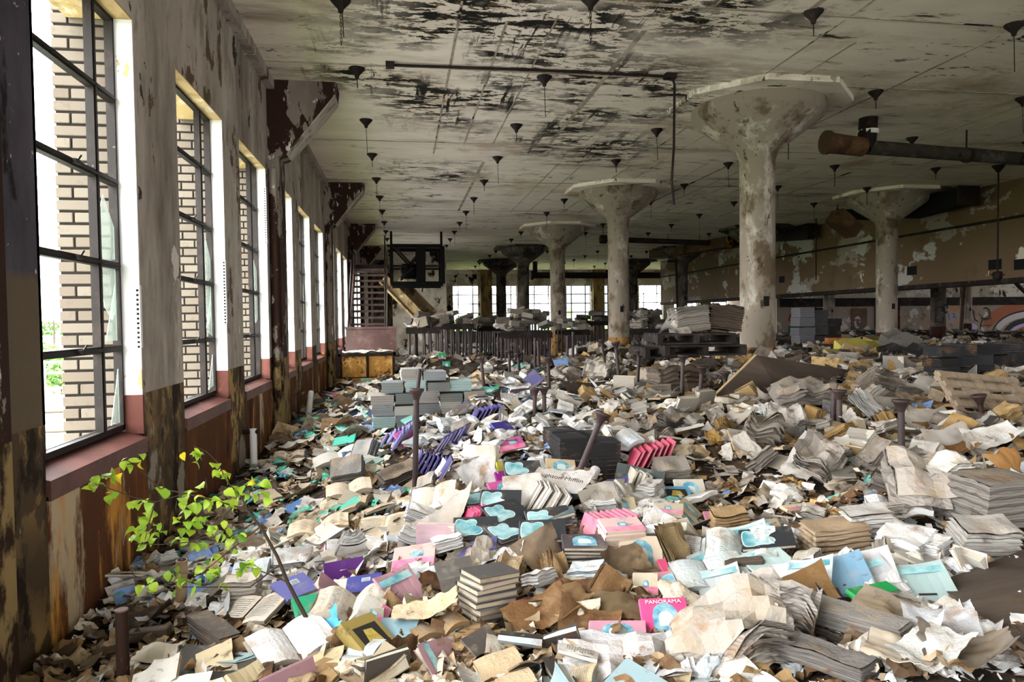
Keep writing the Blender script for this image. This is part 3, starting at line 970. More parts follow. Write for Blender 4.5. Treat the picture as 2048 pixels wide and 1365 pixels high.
p0, p1, p2 = on(1652, 285, 2, 4.15), on(1712, 293, 2, 4.12), on(2048, 318, 2, 4.2)
ext = p2 + (p2 - p1) * .8
t = thing('ceiling_pipe', 'fat rusty pipe under the ceiling with an elbow and lagged run toward the bulkhead', 'pipe', p1)
part('rusty_stub', MB().tube([p0, p0 + (p1 - p0) * .5, p1 + Vector((.12, .02, 0))], [.16, .15, .15], 14).tube([p0 + Vector((-.02, 0, 0)), p0 + Vector((.04, 0, 0))], .18, 14), ['duct'], t)
part('riser', MB().tube([p1 + Vector((.12, .02, -.02)), p1 + Vector((.22, .05, .12)), p1 + Vector((.26, .06, .5))], .14, 12), ['steel'], t)
part('collar', MB().tube([p1 + Vector((.25, .06, .2)), p1 + Vector((.25, .06, .27))], .155, 12), ['jamb_white'], t)
part('lagged_pipe', MB().tube([p1 + Vector((.2, .03, 0)), p2, ext], .11, 12), ['pipewrap'], t)
for q in (.35, .75):
    pp = p1.lerp(ext, q)
    part('strap', MB().tube([pp + Vector((-.02, 0, -.01)), pp + Vector((.05, .01, -.01))], .125, 12).bar(pp, pp + Vector((0, 0, ZC - pp.z)), .02, .02), ['steel'], t)

# ducts along the bulkhead
t = thing('ceiling_duct', 'rusty rectangular air duct running under the ceiling toward the bulkhead end', 'duct', (12, 30, 4))
q = [on(1312, 506, 1, 30), on(1385, 494, 1, 27.5), on(1475, 478, 1, 24.5)]
for i in range(2):
    part('duct_section', MB().bar(q[i], q[i + 1], .75, .55), ['duct'], t)
    part('duct_flange', MB().bar(q[i + 1] + (q[i] - q[i + 1]).normalized() * .1, q[i + 1], .85, .65), ['rust'], t)
t = thing('ceiling_duct', 'dark low duct behind the nearest column with a bent open mouth', 'duct', (13, 21, 4))
a_, b_ = on(1560, 468, 0, 13.5), on(1625, 462, 0, 13.5)
part('duct_section', MB().bar(a_, b_, .35, .55), ['steel'], t)
a_, b_, c_ = on(1675, 428, 1, 17.5), on(1745, 428, 1, 16.5), on(1708, 465, 1, 16.6)
t = thing('ceiling_duct', 'dark bent duct elbow hanging beside the column with maroon foot', 'duct', b_)
part('duct_section', MB().bar(on(1760, 432, 1, 16.6), a_, .3, .26), ['black'], t)
part('duct_mouth', MB().bar(on(1668, 430, 1, 16.6), c_, .5, .36), ['duct'], t)
part('duct_strap', MB().bar(a_ + Vector((0, 0, .1)), Vector((a_.x, a_.y, ZC)), .02, .02), ['steel'], t)
a_, b_ = on(1822, 422, 0, 13.2), on(1935, 392, 0, 13.2)
t = thing('ceiling_duct', 'black duct running along the top of the bulkhead behind the column', 'duct', a_)
part('duct_section', MB().bar(a_, b_, .5, .4), ['black'], t)
part('duct_cap', MB().bar(b_, b_ + (b_ - a_).normalized() * .06, .56, .46), ['steel'], t)
t = thing('ceiling_pipe', 'dark straight pipe with a drop, hung before the end windows', 'pipe', on(1070, 545, 1, 36))
a_, b_, c_ = on(1070, 520, 1, 36), on(1070, 551, 1, 36), on(1320, 551, 1, 36)
part('drop_pipe', MB().tube([(a_.x, a_.y, ZC), b_], .13, 10), ['steel'], t)
part('pipe_run', MB().tube([b_ + Vector((-.2, 0, 0)), b_, c_], .17, 10).tube([b_ + Vector((-.24, 0, 0)), b_ + Vector((-.1, 0, 0))], .25, 10), ['steel'], t)
t = thing('ceiling_pipe', 'long dark pipe crossing under the ceiling behind the second column', 'pipe', on(1210, 480, 1, 24))
a_, b_ = on(1207, 479, 1, 24), on(1420, 486, 1, 24)
part('pipe_run', MB().tube([a_, b_], .1, 10).tube([a_ + Vector((-.12, 0, 0)), a_ + Vector((.1, 0, 0))], .16, 10), ['steel'], t)
for q in (.2, .6, .9):
    pp = a_.lerp(b_, q)
    part('hanger_rod', MB().tube([pp, (pp.x, pp.y, ZC)], .012, 5), ['steel'], t)
# fan drop rods on the bulkhead side
for (u, v0, v1, yv, lb) in ((1995, 345, 545, 12.6, 'ceiling rod with a small motor at its end, before the brown bulkhead'), (1632, 430, 560, 20, 'plain thin ceiling rod before the bulkhead, between two columns')):
    a_ = on(u, v0, 1, yv)
    b_ = on(u, v1, 1, yv)
    t = thing('drop_rod', 'long dark ' + lb, 'rod', (b_.x, b_.y, ZC))
    part('rod', MB().tube([(b_.x, b_.y, ZC), b_], .018, 6), ['steel'], t)
    if u > 1900:
        part('canopy', MB().lathe([(.13, 0), (.03, -.14)], 10, M=Matrix.Translation((b_.x, b_.y, ZC))), ['steel'], t)
        part('motor', MB().lathe([(.05, .02), (.09, 0), (.09, -.12), (.04, -.18)], 10, M=Matrix.Translation(b_)).bar(b_ + Vector((-.17, 0, -.05)), b_ + Vector((.17, 0, -.05)), .03, .02), ['steel'], t)
t = thing('wall_pipe', 'dark vertical pipe running down beside the far bulkhead column', 'pipe', (12, 29, 3))
a_, b_ = on(1352, 525, 1, 28.2), on(1356, 660, 1, 28.2)
part('pipe_run', MB().tube([a_ + Vector((-.4, 0, .05)), a_ + Vector((-.1, 0, .05)), a_, b_], .05, 8), ['steel'], t)
t = thing('brace_bar', 'slanting dark steel brace under the bulkhead in front of the graffiti wall', 'brace', (19, 18, 2))
part('bar', MB().bar(on(2030, 565, 1, 19), on(2075, 610, 1, 19), .08, .08), ['steel'], t)
t = thing('leaning_pole', 'thin pole standing between the two tagged columns', 'pole', on(1922, 680, 1, 24))
part('pole', MB().tube([on(1920, 690, 1, 24), on(1929, 575, 1, 24)], .07, 8), ['duct'], t)
t = thing('wall_stub', 'short white pipe stub standing at the window wall under the third window', 'pipe', (-1.45, 8.2, 0))
a_ = on(508, 930, 0, -1.5)
b_ = on(506, 858, 0, -1.5)
part('stub', MB().tube([a_ + Vector((0, 0, -.15)), b_], .035, 10), ['jamb_white'], t)
part('valve', MB().tube([b_ + Vector((-.1, 0, -.03)), b_ + Vector((.05, 0, -.03))], .025, 8), ['steel'], t)
t = thing('wall_stub', 'grey pipe stub with rusty tap on the window wall past the first pilaster', 'pipe', (-1.45, 11.6, 0))
a_ = on(614, 845, 0, -1.45)
b_ = on(622, 785, 0, -1.45)
part('stub', MB().tube([a_ + Vector((0, 0, -.1)), b_], .045, 10), ['jamb_white'], t)
part('valve', MB().tube([b_ + Vector((-.16, -.3, 0)), b_ + Vector((-.1, -.05, 0)), b_ + Vector((.06, .1, 0))], .025, 8), ['rust'], t)

# ================================================================== RUSTY BIN, STAIRS, CHUTE
t = thing('metal_bin', 'big ochre rusted steel bin with open purple brown lid under the stairs', 'bin', (-.85, 17.3, 0))
bx0, bx1, by0, by1, bz = -1.5, -.19, 17.0, 17.75, .73
part('bin_body', MB().box((bx0, by0 + .02, 0), (bx1, by0 + .04, bz)).box((bx0, by1 - .03, 0), (bx1, by1, bz)).box((bx0, by0, 0), (bx0 + .03, by1, bz)).box((bx1 - .03, by0, 0), (bx1, by1, bz)).box((bx0, by0, .02), (bx1, by1, .06)), ['rust'], t)
for xa, xb in ((bx0 + .06, -.88), (-.84, bx1 - .06)):
    part('face_panel', MB().box((xa, by0 - .006, .16), (xb, by0 + .03, bz - .07)), ['binface'], t)
part('rim', MB().box((bx0 - .03, by0 - .03, bz - .06), (bx1 + .03, by0 + .03, bz)).box((bx0 - .03, by0 - .03, bz - .06), (bx0 + .03, by1, bz)).box((bx1 - .03, by0 - .03, bz - .06), (bx1 + .03, by1, bz)), ['steel'], t)
for xq in (bx0, -.86, bx1 - .05):
    part('strap', MB().box((xq, by0 - .02, 0), (xq + .05, by0 + .01, bz)), ['steel'], t)
part('skid', MB().box((bx0 - .1, by0 - .06, -.1), (bx1 + .06, by0 + .1, .13)), ['binface'], t)
rv = MB()
for xq in (bx0 + .025, bx1 - .025):
    for q in range(9):
        rv.lathe([(.012, 0), (.006, .012)], 6, M=Matrix.Translation((xq, by0 - .02, .1 + q * .065)) @ Matrix.Rotation(PI / 2, 4, 'X'))
part('rivet_strip', rv, ['rust'], t)['kind'] = 'stuff'
part('lid', MB().prism([(by1 - .15, bz), (by1 - .12, bz - .01), (by1 + .14, bz + .62), (by1 + .10, bz + .63)], 0, bx0 + .1, bx1 + .04)
     .box((bx0 + .08, by1 + .06, bz + .58), (bx1 + .06, by1 + .16, bz + .64)), ['lid'], t)
hp = MB().grid(lambda i, j: (bx0 + .05 + i * 1.22, by0 + .05 + j * .6, bz - .02 + .09 * mnoise.noise((i * 6, j * 5, 2)) + .05), 16, 10)
tag(put('paper_sheet', hp.fix('sheet', ['paper']), color=L('d8d2c8')), 'crumpled whitish paper lying across the top of the rusty bin', 'paper')

t = thing('steel_stairs', 'brown steel staircase with open treads climbing behind the rusty bin', 'stairs', (-.9, 18.6, 0))
S0, S1 = Vector((-.95, 18.8, .1)), Vector((-1.0, 22.6, 3.35))
n = 17
for i in range(1, n):
    p = S0.lerp(S1, i / n)
    part('tread', MB().box((p.x - .46, p.y - .12, p.z - .02), (p.x + .46, p.y + .12, p.z + .015)).box((p.x - .46, p.y - .125, p.z - .05), (p.x + .46, p.y - .11, p.z + .015)), ['stairmetal'], t)
for sx in (-.5, .5):
    part('stringer', MB().prism([(S0.y - .25, S0.z - .12), (S0.y - .2, S0.z + .35), (S1.y, S1.z + .4), (S1.y + .25, S1.z), (S1.y + .2, S1.z - .25)], 0, S0.x + sx - .015, S0.x + sx + .015), ['stairmetal'], t)
    a_, b_ = S0 + Vector((sx, 0, .35)), S1 + Vector((sx, 0, .35))
    part('handrail', MB().tube([a_, a_ + Vector((0, 0, .55)), b_ + Vector((0, 0, .55)), b_], .022, 8), ['steel'], t)

t = thing('steel_gantry', 'black steel gantry cage with diagonal braces hung under the ceiling beside the stairs', 'gantry', (.3, 24, 2.9))
gy = 23.4
c00, c11 = on(782, 492, 1, gy), on(886, 568, 1, gy)
for dy in (0, 1.3):
    x0, x1, z0, z1 = c00.x, c11.x, c11.z, c00.z
    for a_, b_, s_ in (((x0, z0), (x1, z0), .16), ((x0, z1), (x1, z1), .12), ((x0, z0), (x0, z1), .1), ((x1, z0), (x1, z1), .14), ((x0 + .98, z0), (x0 + .98, z1), .3)):
        part('cage_bar', MB().bar((a_[0], gy + dy, a_[1]), (b_[0], gy + dy, b_[1]), s_, s_), ['black'], t)
    for a_, b_ in (((x0 + .1, z1), (x0 + .75, z0 + .55)), ((x0 + .35, z0 + .35), (x0 + .95, z1 - .2)), ((x0, z0 + .6), (x1, z0 + .6)), ((x0 + .3, z0 + .2), (x0 + .85, z0 + .65))):
        part('brace', MB().bar((a_[0], gy + dy, a_[1]), (b_[0], gy + dy, b_[1]), .07, .07), ['steel'], t)
part('deck_plate', MB().box((x0, gy, z0 - .02), (x1, gy + 1.3, z0 + .06)), ['steel'], t)
part('drive_motor', MB().lathe([(.1, -.3), (.26, -.25), (.26, .25), (.1, .3)], 14, M=Matrix.Translation((x0 + .6, gy + .35, z0 + .45)) @ Matrix.Rotation(PI / 2, 4, 'Y')).box((x0 + .85, gy + .1, z1 - .5), (x0 + 1.15, gy + .6, z1)), ['black'], t)
for q in (x0, x1):
    part('hanger_post', MB().bar((q, gy + .6, z1), (q, gy + .6, ZC), .08, .08), ['black'], t)
part('landing', MB().box((-1.5, 22.5, 3.2), (-.4, 24.6, 3.32)), ['steel'], t)

t = thing('conveyor_chute', 'stained sheet metal chute sloping down from the gantry toward the tables', 'chute', (.5, 26, 2))
a_, b_ = on(782, 566, 1, 26), on(868, 655, 1, 24.8)
part('chute_bed', MB().bar(a_, b_, 1.3, .06), ['chute'], t)
d_ = (b_ - a_)
for q in (-.45, .45):
    nrm = Vector((-d_.y, d_.x, 0)).normalized() * q
    part('chute_side', MB().bar(a_ + nrm + Vector((0, 0, .12)), b_ + nrm + Vector((0, 0, .12)), .04, .45), ['chute'], t)
part('chute_leg', MB().bar(a_.lerp(b_, .6), Vector((a_.lerp(b_, .6).x, 25.4, 0)), .08, .08), ['steel'], t)
p = on(840, 640, 1, 29)
t = thing('wall_panel', 'low tan masonry block wall standing behind the chute', 'wall panel', (1.0, 30, 0))
part('panel', MB().box((on(785, 600, 1, 30).x, 29.9, -.2), (on(893, 600, 1, 30).x, 30.1, ZC)), ['endwall'], t)

# ================================================================== POSTS
postm = {}


def post(u0, v0, u1, v1, D, label, r=.021, flange=True, sink=.25):
    a_ = at(u1, v1, D)
    b_ = at(u0, v0, D)
    b_ = at(u0, v0, D * (1 + .0))
    t = thing('steel_post', label, 'post', a_, 0, 'steel posts among the litter')
    d_ = (b_ - a_).normalized()
    part('pipe', MB().tube([a_ - d_ * sink, b_], r, 10), ['post'], t)
    if flange:
        rot = Vector((0, 0, 1)).rotation_difference(d_).to_matrix().to_4x4()
        rot.translation = b_
        part('flange', MB().lathe([(r, -.075), (r * 1.35, -.05), (r * 2.1, -.018), (r * 2.6, -.008), (r * 2.6, .008), (r * .8, .008), (r * .6, -.03)], 16, M=rot), ['post'], t)
    return t


PO = [
    (833, 780, 831, 925, 5.0, 'tall rusty post with dished flange standing in the pale litter before the bundle stack'),
    (840, 738, 833, 800, 7.4, 'slim dark post rising just behind the tall flanged post by the bundle stack'),
    (820, 724, 820, 772, 8.3, 'short dark post with flange at the window side of the bundle stack'),
    (962, 716, 967, 765, 9.4, 'leaning dark post behind the grey bundle stack'),
    (1206, 828, 1153, 958, 4.75, 'rusty post leaning over strongly, flange tipped toward the window wall, before the black bundles'),
    (1070, 778, 1069, 832, 6.9, 'short flanged post, nearer the windows of a close pair amid white paper'),
    (1088, 776, 1089, 832, 6.9, 'short flanged post, farther from the windows of a close pair amid white paper'),
    (992, 782, 1003, 812, 7.3, 'stubby tilted post with flange behind the purple book stack'),
    (1096, 716, 1099, 790, 8.6, 'flanged post standing before the column with the ochre foot'),
    (1231, 686, 1240, 780, 8.6, 'tall slightly leaning post before the second column'),
    (1278, 702, 1275, 775, 8.8, 'post under the window-side edge of the black pallet deck'),
    (1366, 712, 1363, 816, 7.4, 'post standing before the round bound stack below the pallets'),
    (1404, 735, 1398, 823, 7.3, 'flanged post tilting slightly beside the round bound stack'),
    (1450, 745, 1451, 790, 7.2, 'short flanged post before the dark tilted board'),
    (1566, 769, 1563, 803, 6.3, 'bare stub of post by the yellow books'),
    (1668, 786, 1664, 880, 5.6, 'slimmer post of a pair by the white opened bundle'),
    (1679, 782, 1678, 876, 5.5, 'thicker flanged post of a pair by the white opened bundle'),
    (1802, 802, 1803, 938, 4.5, 'tall flanged post standing before the big grey sheets'),
    (1957, 792, 1974, 880, 5.4, 'tilted flanged post before the broken pallet'),
    (1903, 790, 1893, 828, 6.2, 'short dark tilted post at the end of the long boards'),
    (1076, 682, 1079, 745, 14, 'thin post before the middle table near the ochre footed column'),
    (1070, 676, 1070, 730, 15, 'thin rusty post close to the middle table edge'),
    (1146, 664, 1146, 715, 15.5, 'thin post just past the ochre footed column'),
    (1135, 673, 1135, 714, 15.5, 'thin post touching the far side of the ochre footed column'),
    (1019, 703, 1019, 720, 14, 'low stub of post before the middle table'),
    (1036, 708, 1037, 722, 13.5, 'lowest stub of post before the middle table'),
    (1203, 680, 1208, 715, 11.5, 'flanged post poking from the mound by the second column'),
    (1535, 775, 1535, 800, 7.2, 'bare short post under the dark tilted board'),
]
for q in PO:
    D = q[4]
    post(*q, r=.0215 if D < 12 else .03, flange=not any(s_ in q[5] for s_ in ('bare', 'slim', 'thin')))
t = thing('pipe_stub', 'thick rusty pipe stub standing in dark litter near the window wall', 'pipe', at(244, 1345, 2.75))
a_, b_ = at(246, 1350, 2.75), at(243, 1222, 2.75)
part('pipe', MB().tube([a_ - Vector((0, 0, .3)), b_], .024, 14), [layered('dark_pipe_rust', L('2a1a12'), [(L('6b4520'), (9, 9, 5), .55, .62, 8)], bump=.3)], t)
part('cap', MB().tube([b_, b_ + Vector((0, 0, .006))], .0245, 14), ['lid'], t)

# ================================================================== DECK TABLES
NMB = {}


def table(u0, u1, v, Y, dep, label, legs=8, h=.16, zg=None):
    a_, b_ = on(u0, v, 1, Y), on(u1, v, 1, Y)
    z = (a_.z + b_.z) / 2
    t = thing('sorting_table', label, 'table', ((a_.x + b_.x) / 2, Y, H((a_.x + b_.x) / 2, Y)), 0, 'sorting tables on pipe legs')
    x0, x1 = a_.x, b_.x
    nn = max(3, int((x1 - x0) / .3))
    for i in range(nn):
        xa = x0 + (x1 - x0) * i / nn
        part('deck_board', MB().box((xa + .01, Y, z - .03), (xa + (x1 - x0) / nn - .01, Y + dep, z)), ['deck'], t)
    part('apron', MB().box((x0, Y - .02, z - h), (x1, Y + .02, z - .03)), ['deck'], t)
    part('apron', MB().box((x0, Y + dep - .02, z - h), (x1, Y + dep + .02, z - .03)), ['deck'], t)
    for i in range(legs):
        lx = x0 + .08 + (x1 - x0 - .16) * i / max(1, legs - 1) + rnd.uniform(-.04, .04)
        for yy in (Y + .08, Y + dep * .5, Y + dep - .08):
            part('leg', MB().tube([(lx, yy, z - .03), (lx + rnd.uniform(-.03, .03), yy, H(lx, yy) - .1)], .027, 6), ['post'], t)
    return (x0, x1, Y, Y + dep, z)


TB = [table(812, 882, 655, 17.6, 1.0, 'dark sorting table nearest the rusty bin, piled with books', 5),
      table(868, 948, 648, 19.5, 1.1, 'sorting table before the first end window with many pipe legs', 7),
      table(955, 1015, 652, 20.5, 1.3, 'narrow sorting table between the bin side tables and the middle table', 5),
      table(1000, 1105, 664, 17.0, 1.4, 'middle sorting table before the ochre footed column, heaped highest', 8),
      table(1030, 1100, 640, 24.0, 1.4, 'far sorting table behind the middle one', 6),
      table(1128, 1180, 660, 20.5, 1.2, 'sorting table just past the ochre footed column', 4),
      table(1165, 1222, 643, 25.0, 1.4, 'high sorting table behind, between the second and third columns', 5),
      table(1258, 1345, 658, 19.0, 1.5, 'sorting table past the second column below the bulkhead end', 7),
      table(1256, 1330, 642, 27.0, 1.5, 'far sorting table past the second column, near the end wall', 6)]

# ================================================================== BOOKS AND PAPER: mesh kinds
WHT, CRM, GRY, TAN = L('e9e8e6'), L('e3d6bd'), L('b9b2a8'), L('c3a67d')


def cover_mesh(name, wd, hg, th, style='plain', warp=0.):
    """cover boards round a block; spine on -x. local x = width, y = height, z = thickness"""
    m = MB()
    c = .0035
    W2, H2 = wd / 2, hg / 2

    def zf(xx, yy, base):
        s_ = (xx / W2 + 1) / 2
        return base + warp * (s_ ** 2) * (1 + .4 * yy / H2)
    nx_ = 5
    for base, up_ in ((0, 0), (th - c, 1)):
        wv = warp if up_ else 0
        top = lambda i, j: (-W2 + wd * i, -H2 + hg * j, (zf(-W2 + wd * i, -H2 + hg * j, base + c) if up_ else base + c))
        bot = lambda i, j: (-W2 + wd * i, -H2 + hg * j, (zf(-W2 + wd * i, -H2 + hg * j, base) if up_ else base))
        m.grid(top, nx_, 2, smooth=False)
        m.grid(lambda i, j: bot(1 - i, j), nx_, 2)
        for (i0, j0, i1, j1) in ((0, 0, 1, 0), (1, 0, 1, 1), (1, 1, 0, 1), (0, 1, 0, 0)):
            for q in range(nx_):
                f0, f1 = q / nx_, (q + 1) / nx_
                A = lambda fn, f_: fn(i0 + (i1 - i0) * f_, j0 + (j1 - j0) * f_)
                m.add([A(bot, f0), A(bot, f1), A(top, f1), A(top, f0)], [(0, 1, 2, 3)])
    # rounded spine
    sp = [(-W2 - .006 * math.sin(PI * q / 4), th * q / 4) for q in range(5)]
    for q in range(4):
        m.add([(sp[q][0], -H2, sp[q][1]), (sp[q][0], H2, sp[q][1]), (sp[q + 1][0], H2, sp[q + 1][1]), (sp[q + 1][0], -H2, sp[q + 1][1])], [(0, 1, 2, 3)])
    zt = lambda xx, yy: zf(xx, yy, th) + .0007

    def pr(pts, mi, dz=0):
        m.add([(q[0] * W2, q[1] * H2, zt(q[0] * W2, q[1] * H2) + dz) for q in pts], [tuple(range(len(pts)))], mi)
    if style == 'blob':
        out = [(-.97, .72), (-.72, .86), (-.45, .6), (-.25, .8), (.02, .72), (.06, .36), (-.06, .14), (.24, -.06), (.32, -.45), (.06, -.78), (-.3, -.7), (-.6, -.88), (-.97, -.8)]
        for _ in range(2):
            out = [q for k_ in range(len(out)) for q in ((.75 * out[k_][0] + .25 * out[(k_ + 1) % len(out)][0], .75 * out[k_][1] + .25 * out[(k_ + 1) % len(out)][1]),
                                                         (.25 * out[k_][0] + .75 * out[(k_ + 1) % len(out)][0], .25 * out[k_][1] + .75 * out[(k_ + 1) % len(out)][1]))]
        pr(out, 2, 0)
        pr([(-.4 + (a_ + .4) * .93, (b_ + .02) * .92 - .02) for a_, b_ in out], 1, .0006)
    elif style in ('arch', 'pinkarch', 'smallarch'):
        s_ = 1 if style != 'smallarch' else .45
        pts = [(-.55 * s_, -.7 * s_), (.55 * s_, -.7 * s_)] + [(.55 * s_ * math.cos(a_), .1 * s_ + .65 * s_ * math.sin(a_)) for a_ in [PI * q / 10 for q in range(11)]]
        pr(pts, 1)
        inn = [(a_ * .55, b_ * .5 - .05) for a_, b_ in pts]
        pr(inn, 2, .0006)
        if style == 'smallarch':
            pr([(-1, -.99), (.99, -.99), (.99, -.3), (-1, -.3)], 3, -.0002)
    elif style == 'band':
        pr([(-1, -.98), (.98, -.98), (.98, -.25), (-1, -.15)], 3)
        pr([(-.1, -.1), (.45, -.1), (.45, .45), (-.1, .45)], 1, .0004)
    elif style == 'title':
        pr([(-.15, .15), (.35, .15), (.35, .6), (-.15, .6)], 2)
        for q in range(3):
            pr([(-.1, .2 + q * .12), (.3, .2 + q * .12), (.3, .25 + q * .12), (-.1, .25 + q * .12)], 4, .0005)
    elif style == 'picture':
        pr([(-.7, -.6), (.75, -.6), (.75, .55), (-.7, .55)], 4)
        pr([(-.4, -.45), (.5, -.5), (.3, .3), (-.2, .35)], 5, .0005)
    elif style == 'stripe':
        pr([(-.95, .45), (.9, .45), (.9, .75), (-.95, .75)], 1)
        pr([(-.5, -.6), (.2, -.6), (.2, -.5), (-.5, -.5)], 4, .0004)
    return m.fix(name, ['cover', 'blue' if style not in ('blob', 'stripe') else 'teal', 'white', 'pink', 'ink', 'gold'])


def block_mesh(wd, hg, th, warp=0.):
    m = MB()
    c = .0035
    x0, x1, y0, y1 = -wd / 2 + .001, wd / 2 - .006, -hg / 2 + .005, hg / 2 - .005
    z = lambda s_: th - c - .0006 + warp * s_ ** 2 * .92
    n_ = 5
    for q in range(n_):
        a_, b_ = q / n_, (q + 1) / n_
        xa, xb = x0 + (x1 - x0) * a_, x0 + (x1 - x0) * b_
        for y in (y0, y1):
            m.add([(xa, y, c), (xb, y, c), (xb, y, z(b_)), (xa, y, z(a_))], [(0, 1, 2, 3)])
        m.add([(xa, y0, z(a_)), (xb, y0, z(b_)), (xb, y1, z(b_)), (xa, y1, z(a_))], [(0, 1, 2, 3)])
    m.add([(x1, y0, c), (x1, y1, c), (x1, y1, z(1)), (x1, y0, z(1))], [(0, 1, 2, 3)])
    return m.fix('page_block', ['pages'])


BK = {}


def bookmesh(wd, hg, th, style, warp):
    k_ = (wd, hg, th, style, warp)
    if k_ not in BK:
        BK[k_] = (cover_mesh('book', wd, hg, th, style, warp), block_mesh(wd, hg, th, warp))
    return BK[k_]


def open_mesh(wd, hg, rise, th, seed, text=True):
    r_ = random.Random(seed)
    tl, tr = r_.uniform(.6, 1.3), r_.uniform(.6, 1.3)

    def prof(s_, side):     # s 0..1 from spine out
        k_ = tl if side < 0 else tr
        return rise * k_ * math.sin(min(1, s_ * 1.15) * PI * .62) * (1 - .35 * s_) + .004
    m = MB()
    pg = MB()
    for side in (-1, 1):
        t_ = th * (r_.uniform(.5, 1.4))
        top = lambda i, j: (side * wd * i, -hg / 2 + hg * j + r_.uniform(-.001, .001), prof(i, side) + t_ * (1 - .2 * i) + .006 * math.sin(j * 5 + seed) * i)
        bot = lambda i, j: (side * wd * (i * .98), -hg / 2 + hg * j, prof(i, side) * .75)
        pg.grid(top, 7, 4, 0)
        for j in (0, 1):
            for q in range(7):
                a_, b_ = q / 7, (q + 1) / 7
                pg.add([bot(a_, j), bot(b_, j), top(b_, j), top(a_, j)], [(0, 1, 2, 3)], 1)
        pg.add([bot(1, 0), bot(1, 1), top(1, 1), top(1, 0)], [(0, 1, 2, 3)], 1)
        m.grid(lambda i, j: (side * (wd + .006) * i, (-hg / 2 - .005) + (hg + .01) * j, prof(i, side) * .72 - .003), 7, 1)
        if text:
            for ln in range(int(hg / .016) - 3):
                y = hg / 2 - .03 - ln * .016
                e = r_.uniform(.75, .9)
                q0 = [top(.14, (y + hg / 2) / hg), top(e, (y + hg / 2) / hg), top(e, (y - .005 + hg / 2) / hg), top(.14, (y - .005 + hg / 2) / hg)]
                mid = [top((.14 + e) / 2, (y + hg / 2) / hg), top((.14 + e) / 2, (y - .005 + hg / 2) / hg)]
                up_ = Vector((0, 0, .0022))
                pg.add([Vector(q0[0]) + up_, Vector(mid[0]) + up_ * 1.6, Vector(mid[1]) + up_ * 1.6, Vector(q0[3]) + up_], [(0, 1, 2, 3)], 2)
                pg.add([Vector(mid[0]) + up_ * 1.6, Vector(q0[1]) + up_, Vector(q0[2]) + up_, Vector(mid[1]) + up_ * 1.6], [(0, 1, 2, 3)], 2)
    return m.mesh('open_book', ['cover']), pg.mesh('page_block', ['paper', 'pages', 'greyink'])


OB = [open_mesh(.17, .235, r_, t_, s_, s_ % 3 != 0) for s_, (r_, t_) in enumerate(((.05, .02), (.03, .012), (.07, .03), (.045, .025), (.025, .03), (.06, .008), (.035, .016), (.08, .02)))]


def sheet_mesh(seed, name='paper_sheet', mat='paper', size=None, curl=1., nu=13, nv=11, thick=0.):
    r_ = random.Random(seed)
    wd, hg = size or (r_.uniform(.17, .27), r_.uniform(.2, .32))
    ang = r_.uniform(0, PI)
    c1 = r_.uniform(-3.2, 4.5) * curl
    c2 = r_.uniform(-1.5, 1.5) * curl
    fold = r_.uniform(-.3, .3)
    cr = Vector((r_.choice((-1, 1)), r_.choice((-1, 1))))
    rag = r_.uniform(.004, .02)

    def fn(i, j):
        xx, yy = (i - .5) * wd, (j - .5) * hg
        if i in (0, 1):
            xx += rag * mnoise.noise((j * 5, seed, i))
        if j in (0, 1):
            yy += rag * mnoise.noise((i * 5, seed * 1.7, j))
        s_ = xx * math.cos(ang) + yy * math.sin(ang)
        q = -xx * math.sin(ang) + yy * math.cos(ang)
        z = c1 * s_ * s_ + c2 * q * s_ + .014 * mnoise.noise((xx * 14, yy * 14, seed)) + .016 * abs(mnoise.noise((xx * 22, yy * 22, seed + 3))) + .005 * mnoise.noise((xx * 60, yy * 60, seed + 3))
        k_ = (xx / wd * 2) * cr.x + (yy / hg * 2) * cr.y
        if k_ > 1.1:
            z += (k_ - 1.1) * .05 * curl
        if xx > fold * wd:
            z += (xx - fold * wd) * .35 * curl
        return (xx, yy, z)
    m = MB().grid(fn, nu, nv, 0, True)
    if thick:
        b = len(m.v)
        m2 = MB().grid(lambda i, j: tuple(np.array(fn(1 - i, j)) - np.array((0, 0, thick))), nu, nv)
        m.add(m2.v, m2.f)
        top, bt = m.v[:b], m2.v
        idx = lambda i, j: j * (nu + 1) + i
        for i in range(nu):
            for j in (0, nv):
                m.add([top[idx(i, j)], top[idx(i + 1, j)], bt[idx(nu - i - 1, j)], bt[idx(nu - i, j)]], [(0, 1, 2, 3)])
        for j in range(nv):
            for i in (0, nu):
                m.add([top[idx(i, j)], top[idx(i, j + 1)], bt[idx(nu - i, j + 1)], bt[idx(nu - i, j)]], [(0, 1, 2, 3)])
    mn = sum(v[2] for v in m.v) / len(m.v)
    m.v = [(a, b_, c - mn * .6) for a, b_, c in m.v]
    return m.mesh(name, [mat])


SH = [sheet_mesh(100 + i) for i in range(14)]
CD = [sheet_mesh(300 + i, 'cardboard_scrap', 'card', (rnd.uniform(.14, .3), rnd.uniform(.12, .26)), .7, 9, 8, .003) for i in range(12)]


